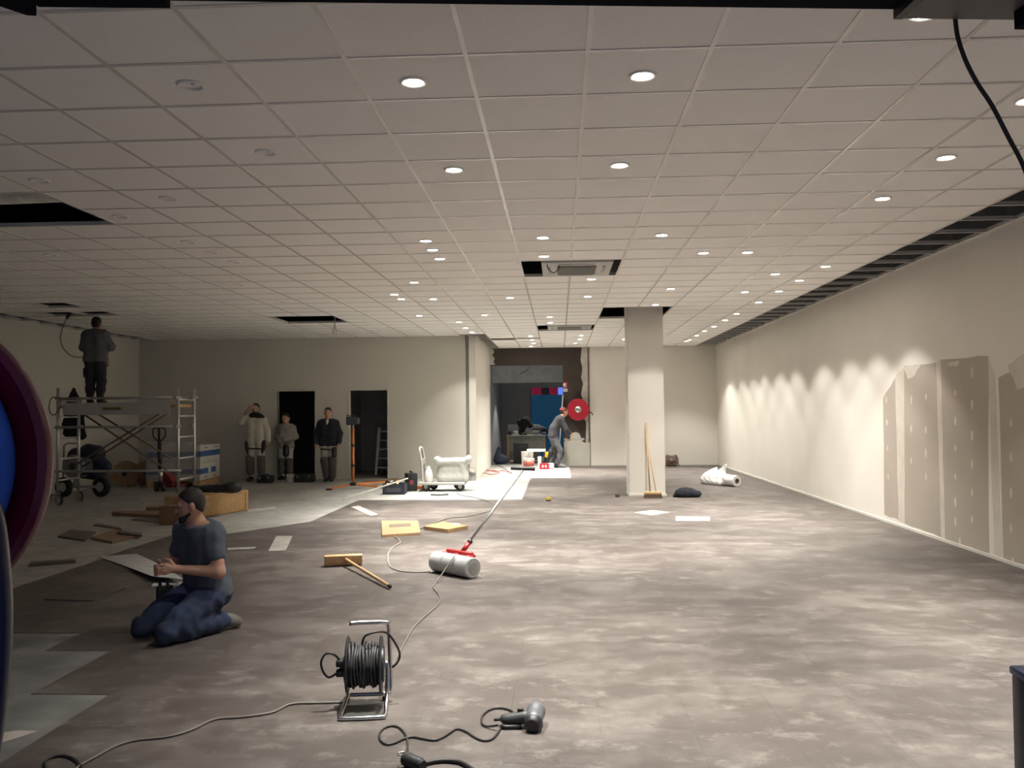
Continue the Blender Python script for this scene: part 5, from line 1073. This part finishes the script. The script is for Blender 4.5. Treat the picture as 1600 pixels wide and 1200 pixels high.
q = Z(857, 783, .004); t = thing('tape_measure', 'small yellow and black tape measure on the floor', 'tape measure', (q.x, q.y, .004)); MB().bevbox((0, 0, .034), (.075, .04, .066), .012).build('case', m_yel, t, angle=SM); MB().bevbox((0, 0, .012), (.085, .044, .022), .005).build('grip', m_black, t)
slab([(548,792),(560,790),(590,804),(580,806)], .003, 'paper_backing', 'pale smear of backing sheet on vinyl left of cartons', 'offcut', mat('pale_dust', (.36, .34, .30), .7, var=.2))
# ---------------------------------------------------------------- ceiling fittings
def cassette(x0, x1, y0, y1, z, label, loop):
    t = thing('air_conditioner', label, 'air conditioner', ((x0+x1)/2, (y0+y1)/2, z), 0, 'ceiling cassette air conditioners'); w_, d_ = x1-x0, y1-y0
    MB().bevbox((0, 0, .02), (w_, d_, .05), .012).build('panel', m_white, t, angle=SM); MB().box((0, 0, .17), (w_*.86, d_*.86, .25)).build('casing', m_steel, t)
    gr = MB().box((0, 0, -.008), (w_*.56, d_*.56, .01)).build('grille_frame', mat('grille_grey', (.20, .18, .15), .6), t)
    for k in range(13): MB().box((0, -d_*.26+k*d_*.52/12, -.016), (w_*.54, .012, .012)).build('grille_slat', m_tb, gr)
    for x, y, a, b in ((0, -d_*.38, w_*.5, .035), (0, d_*.38, w_*.5, .035), (-w_*.39, 0, .035, d_*.5), (w_*.39, 0, .035, d_*.5)): MB().box((x, y, -.008), (a, b, .006)).build('air_slot', mat('slot_grey', (.35, .33, .29), .6), t)
    if loop: MB().tube(spline([(-w_*.42, -d_*.4, 0), (-w_*.40, -d_*.42, -.06), (-w_*.33, -d_*.43, -.11), (-w_*.26, -d_*.42, -.06), (-w_*.25, -d_*.3, .0)], 6), .006, 6).build('wire_loop', m_cable, t, smooth=True)
    return t
cassette(-.19, .66, 10.36, 11.44, CEIL-.01, 'nearer white ceiling cassette air conditioner with open tile beside it', True)
cassette(-.22, .70, 18.3, 19.1, CEIL-.0, 'farther white ceiling cassette air conditioner above the back opening', False)
o = MB().tube(spline([K(523, 497)+Vector((0, 0, .3)), K(523, 497), Y(523, 508, 16.0), Y(521, 516, 16.0), Y(521, 521, 16.0)], 6), .012, 8).build('hanging_wire', mat('pale_flex', (.40, .38, .34), .6), None, smooth=True); tag(o, 'pair of pale wires hanging from the far left ceiling hole', 'wire'); MB().tube(spline([Y(523, 505, 16.0), Y(525, 515, 16.0), Y(526, 521, 16.0)], 6), .010, 8).build('wire_strand', MATS['pale_flex'], o, smooth=True)
# foil duct in the large opening
o = MB().tube(spline([(-6.6, 7.22, 3.51), (-5.6, 7.2, 3.505), (-4.8, 7.19, 3.505), (-4.2, 7.16, 3.505), (-3.6, 7.1, 3.51), (-3.0, 7.0, 3.52)], 8), .19, 20).build('foil_duct', mat('foil', (.80, .77, .68), .5, metal=.0, var=.2, scale=12, bump=.8), None, smooth=True); tag(o, 'crumpled foil air duct inside the big ceiling opening', 'duct')
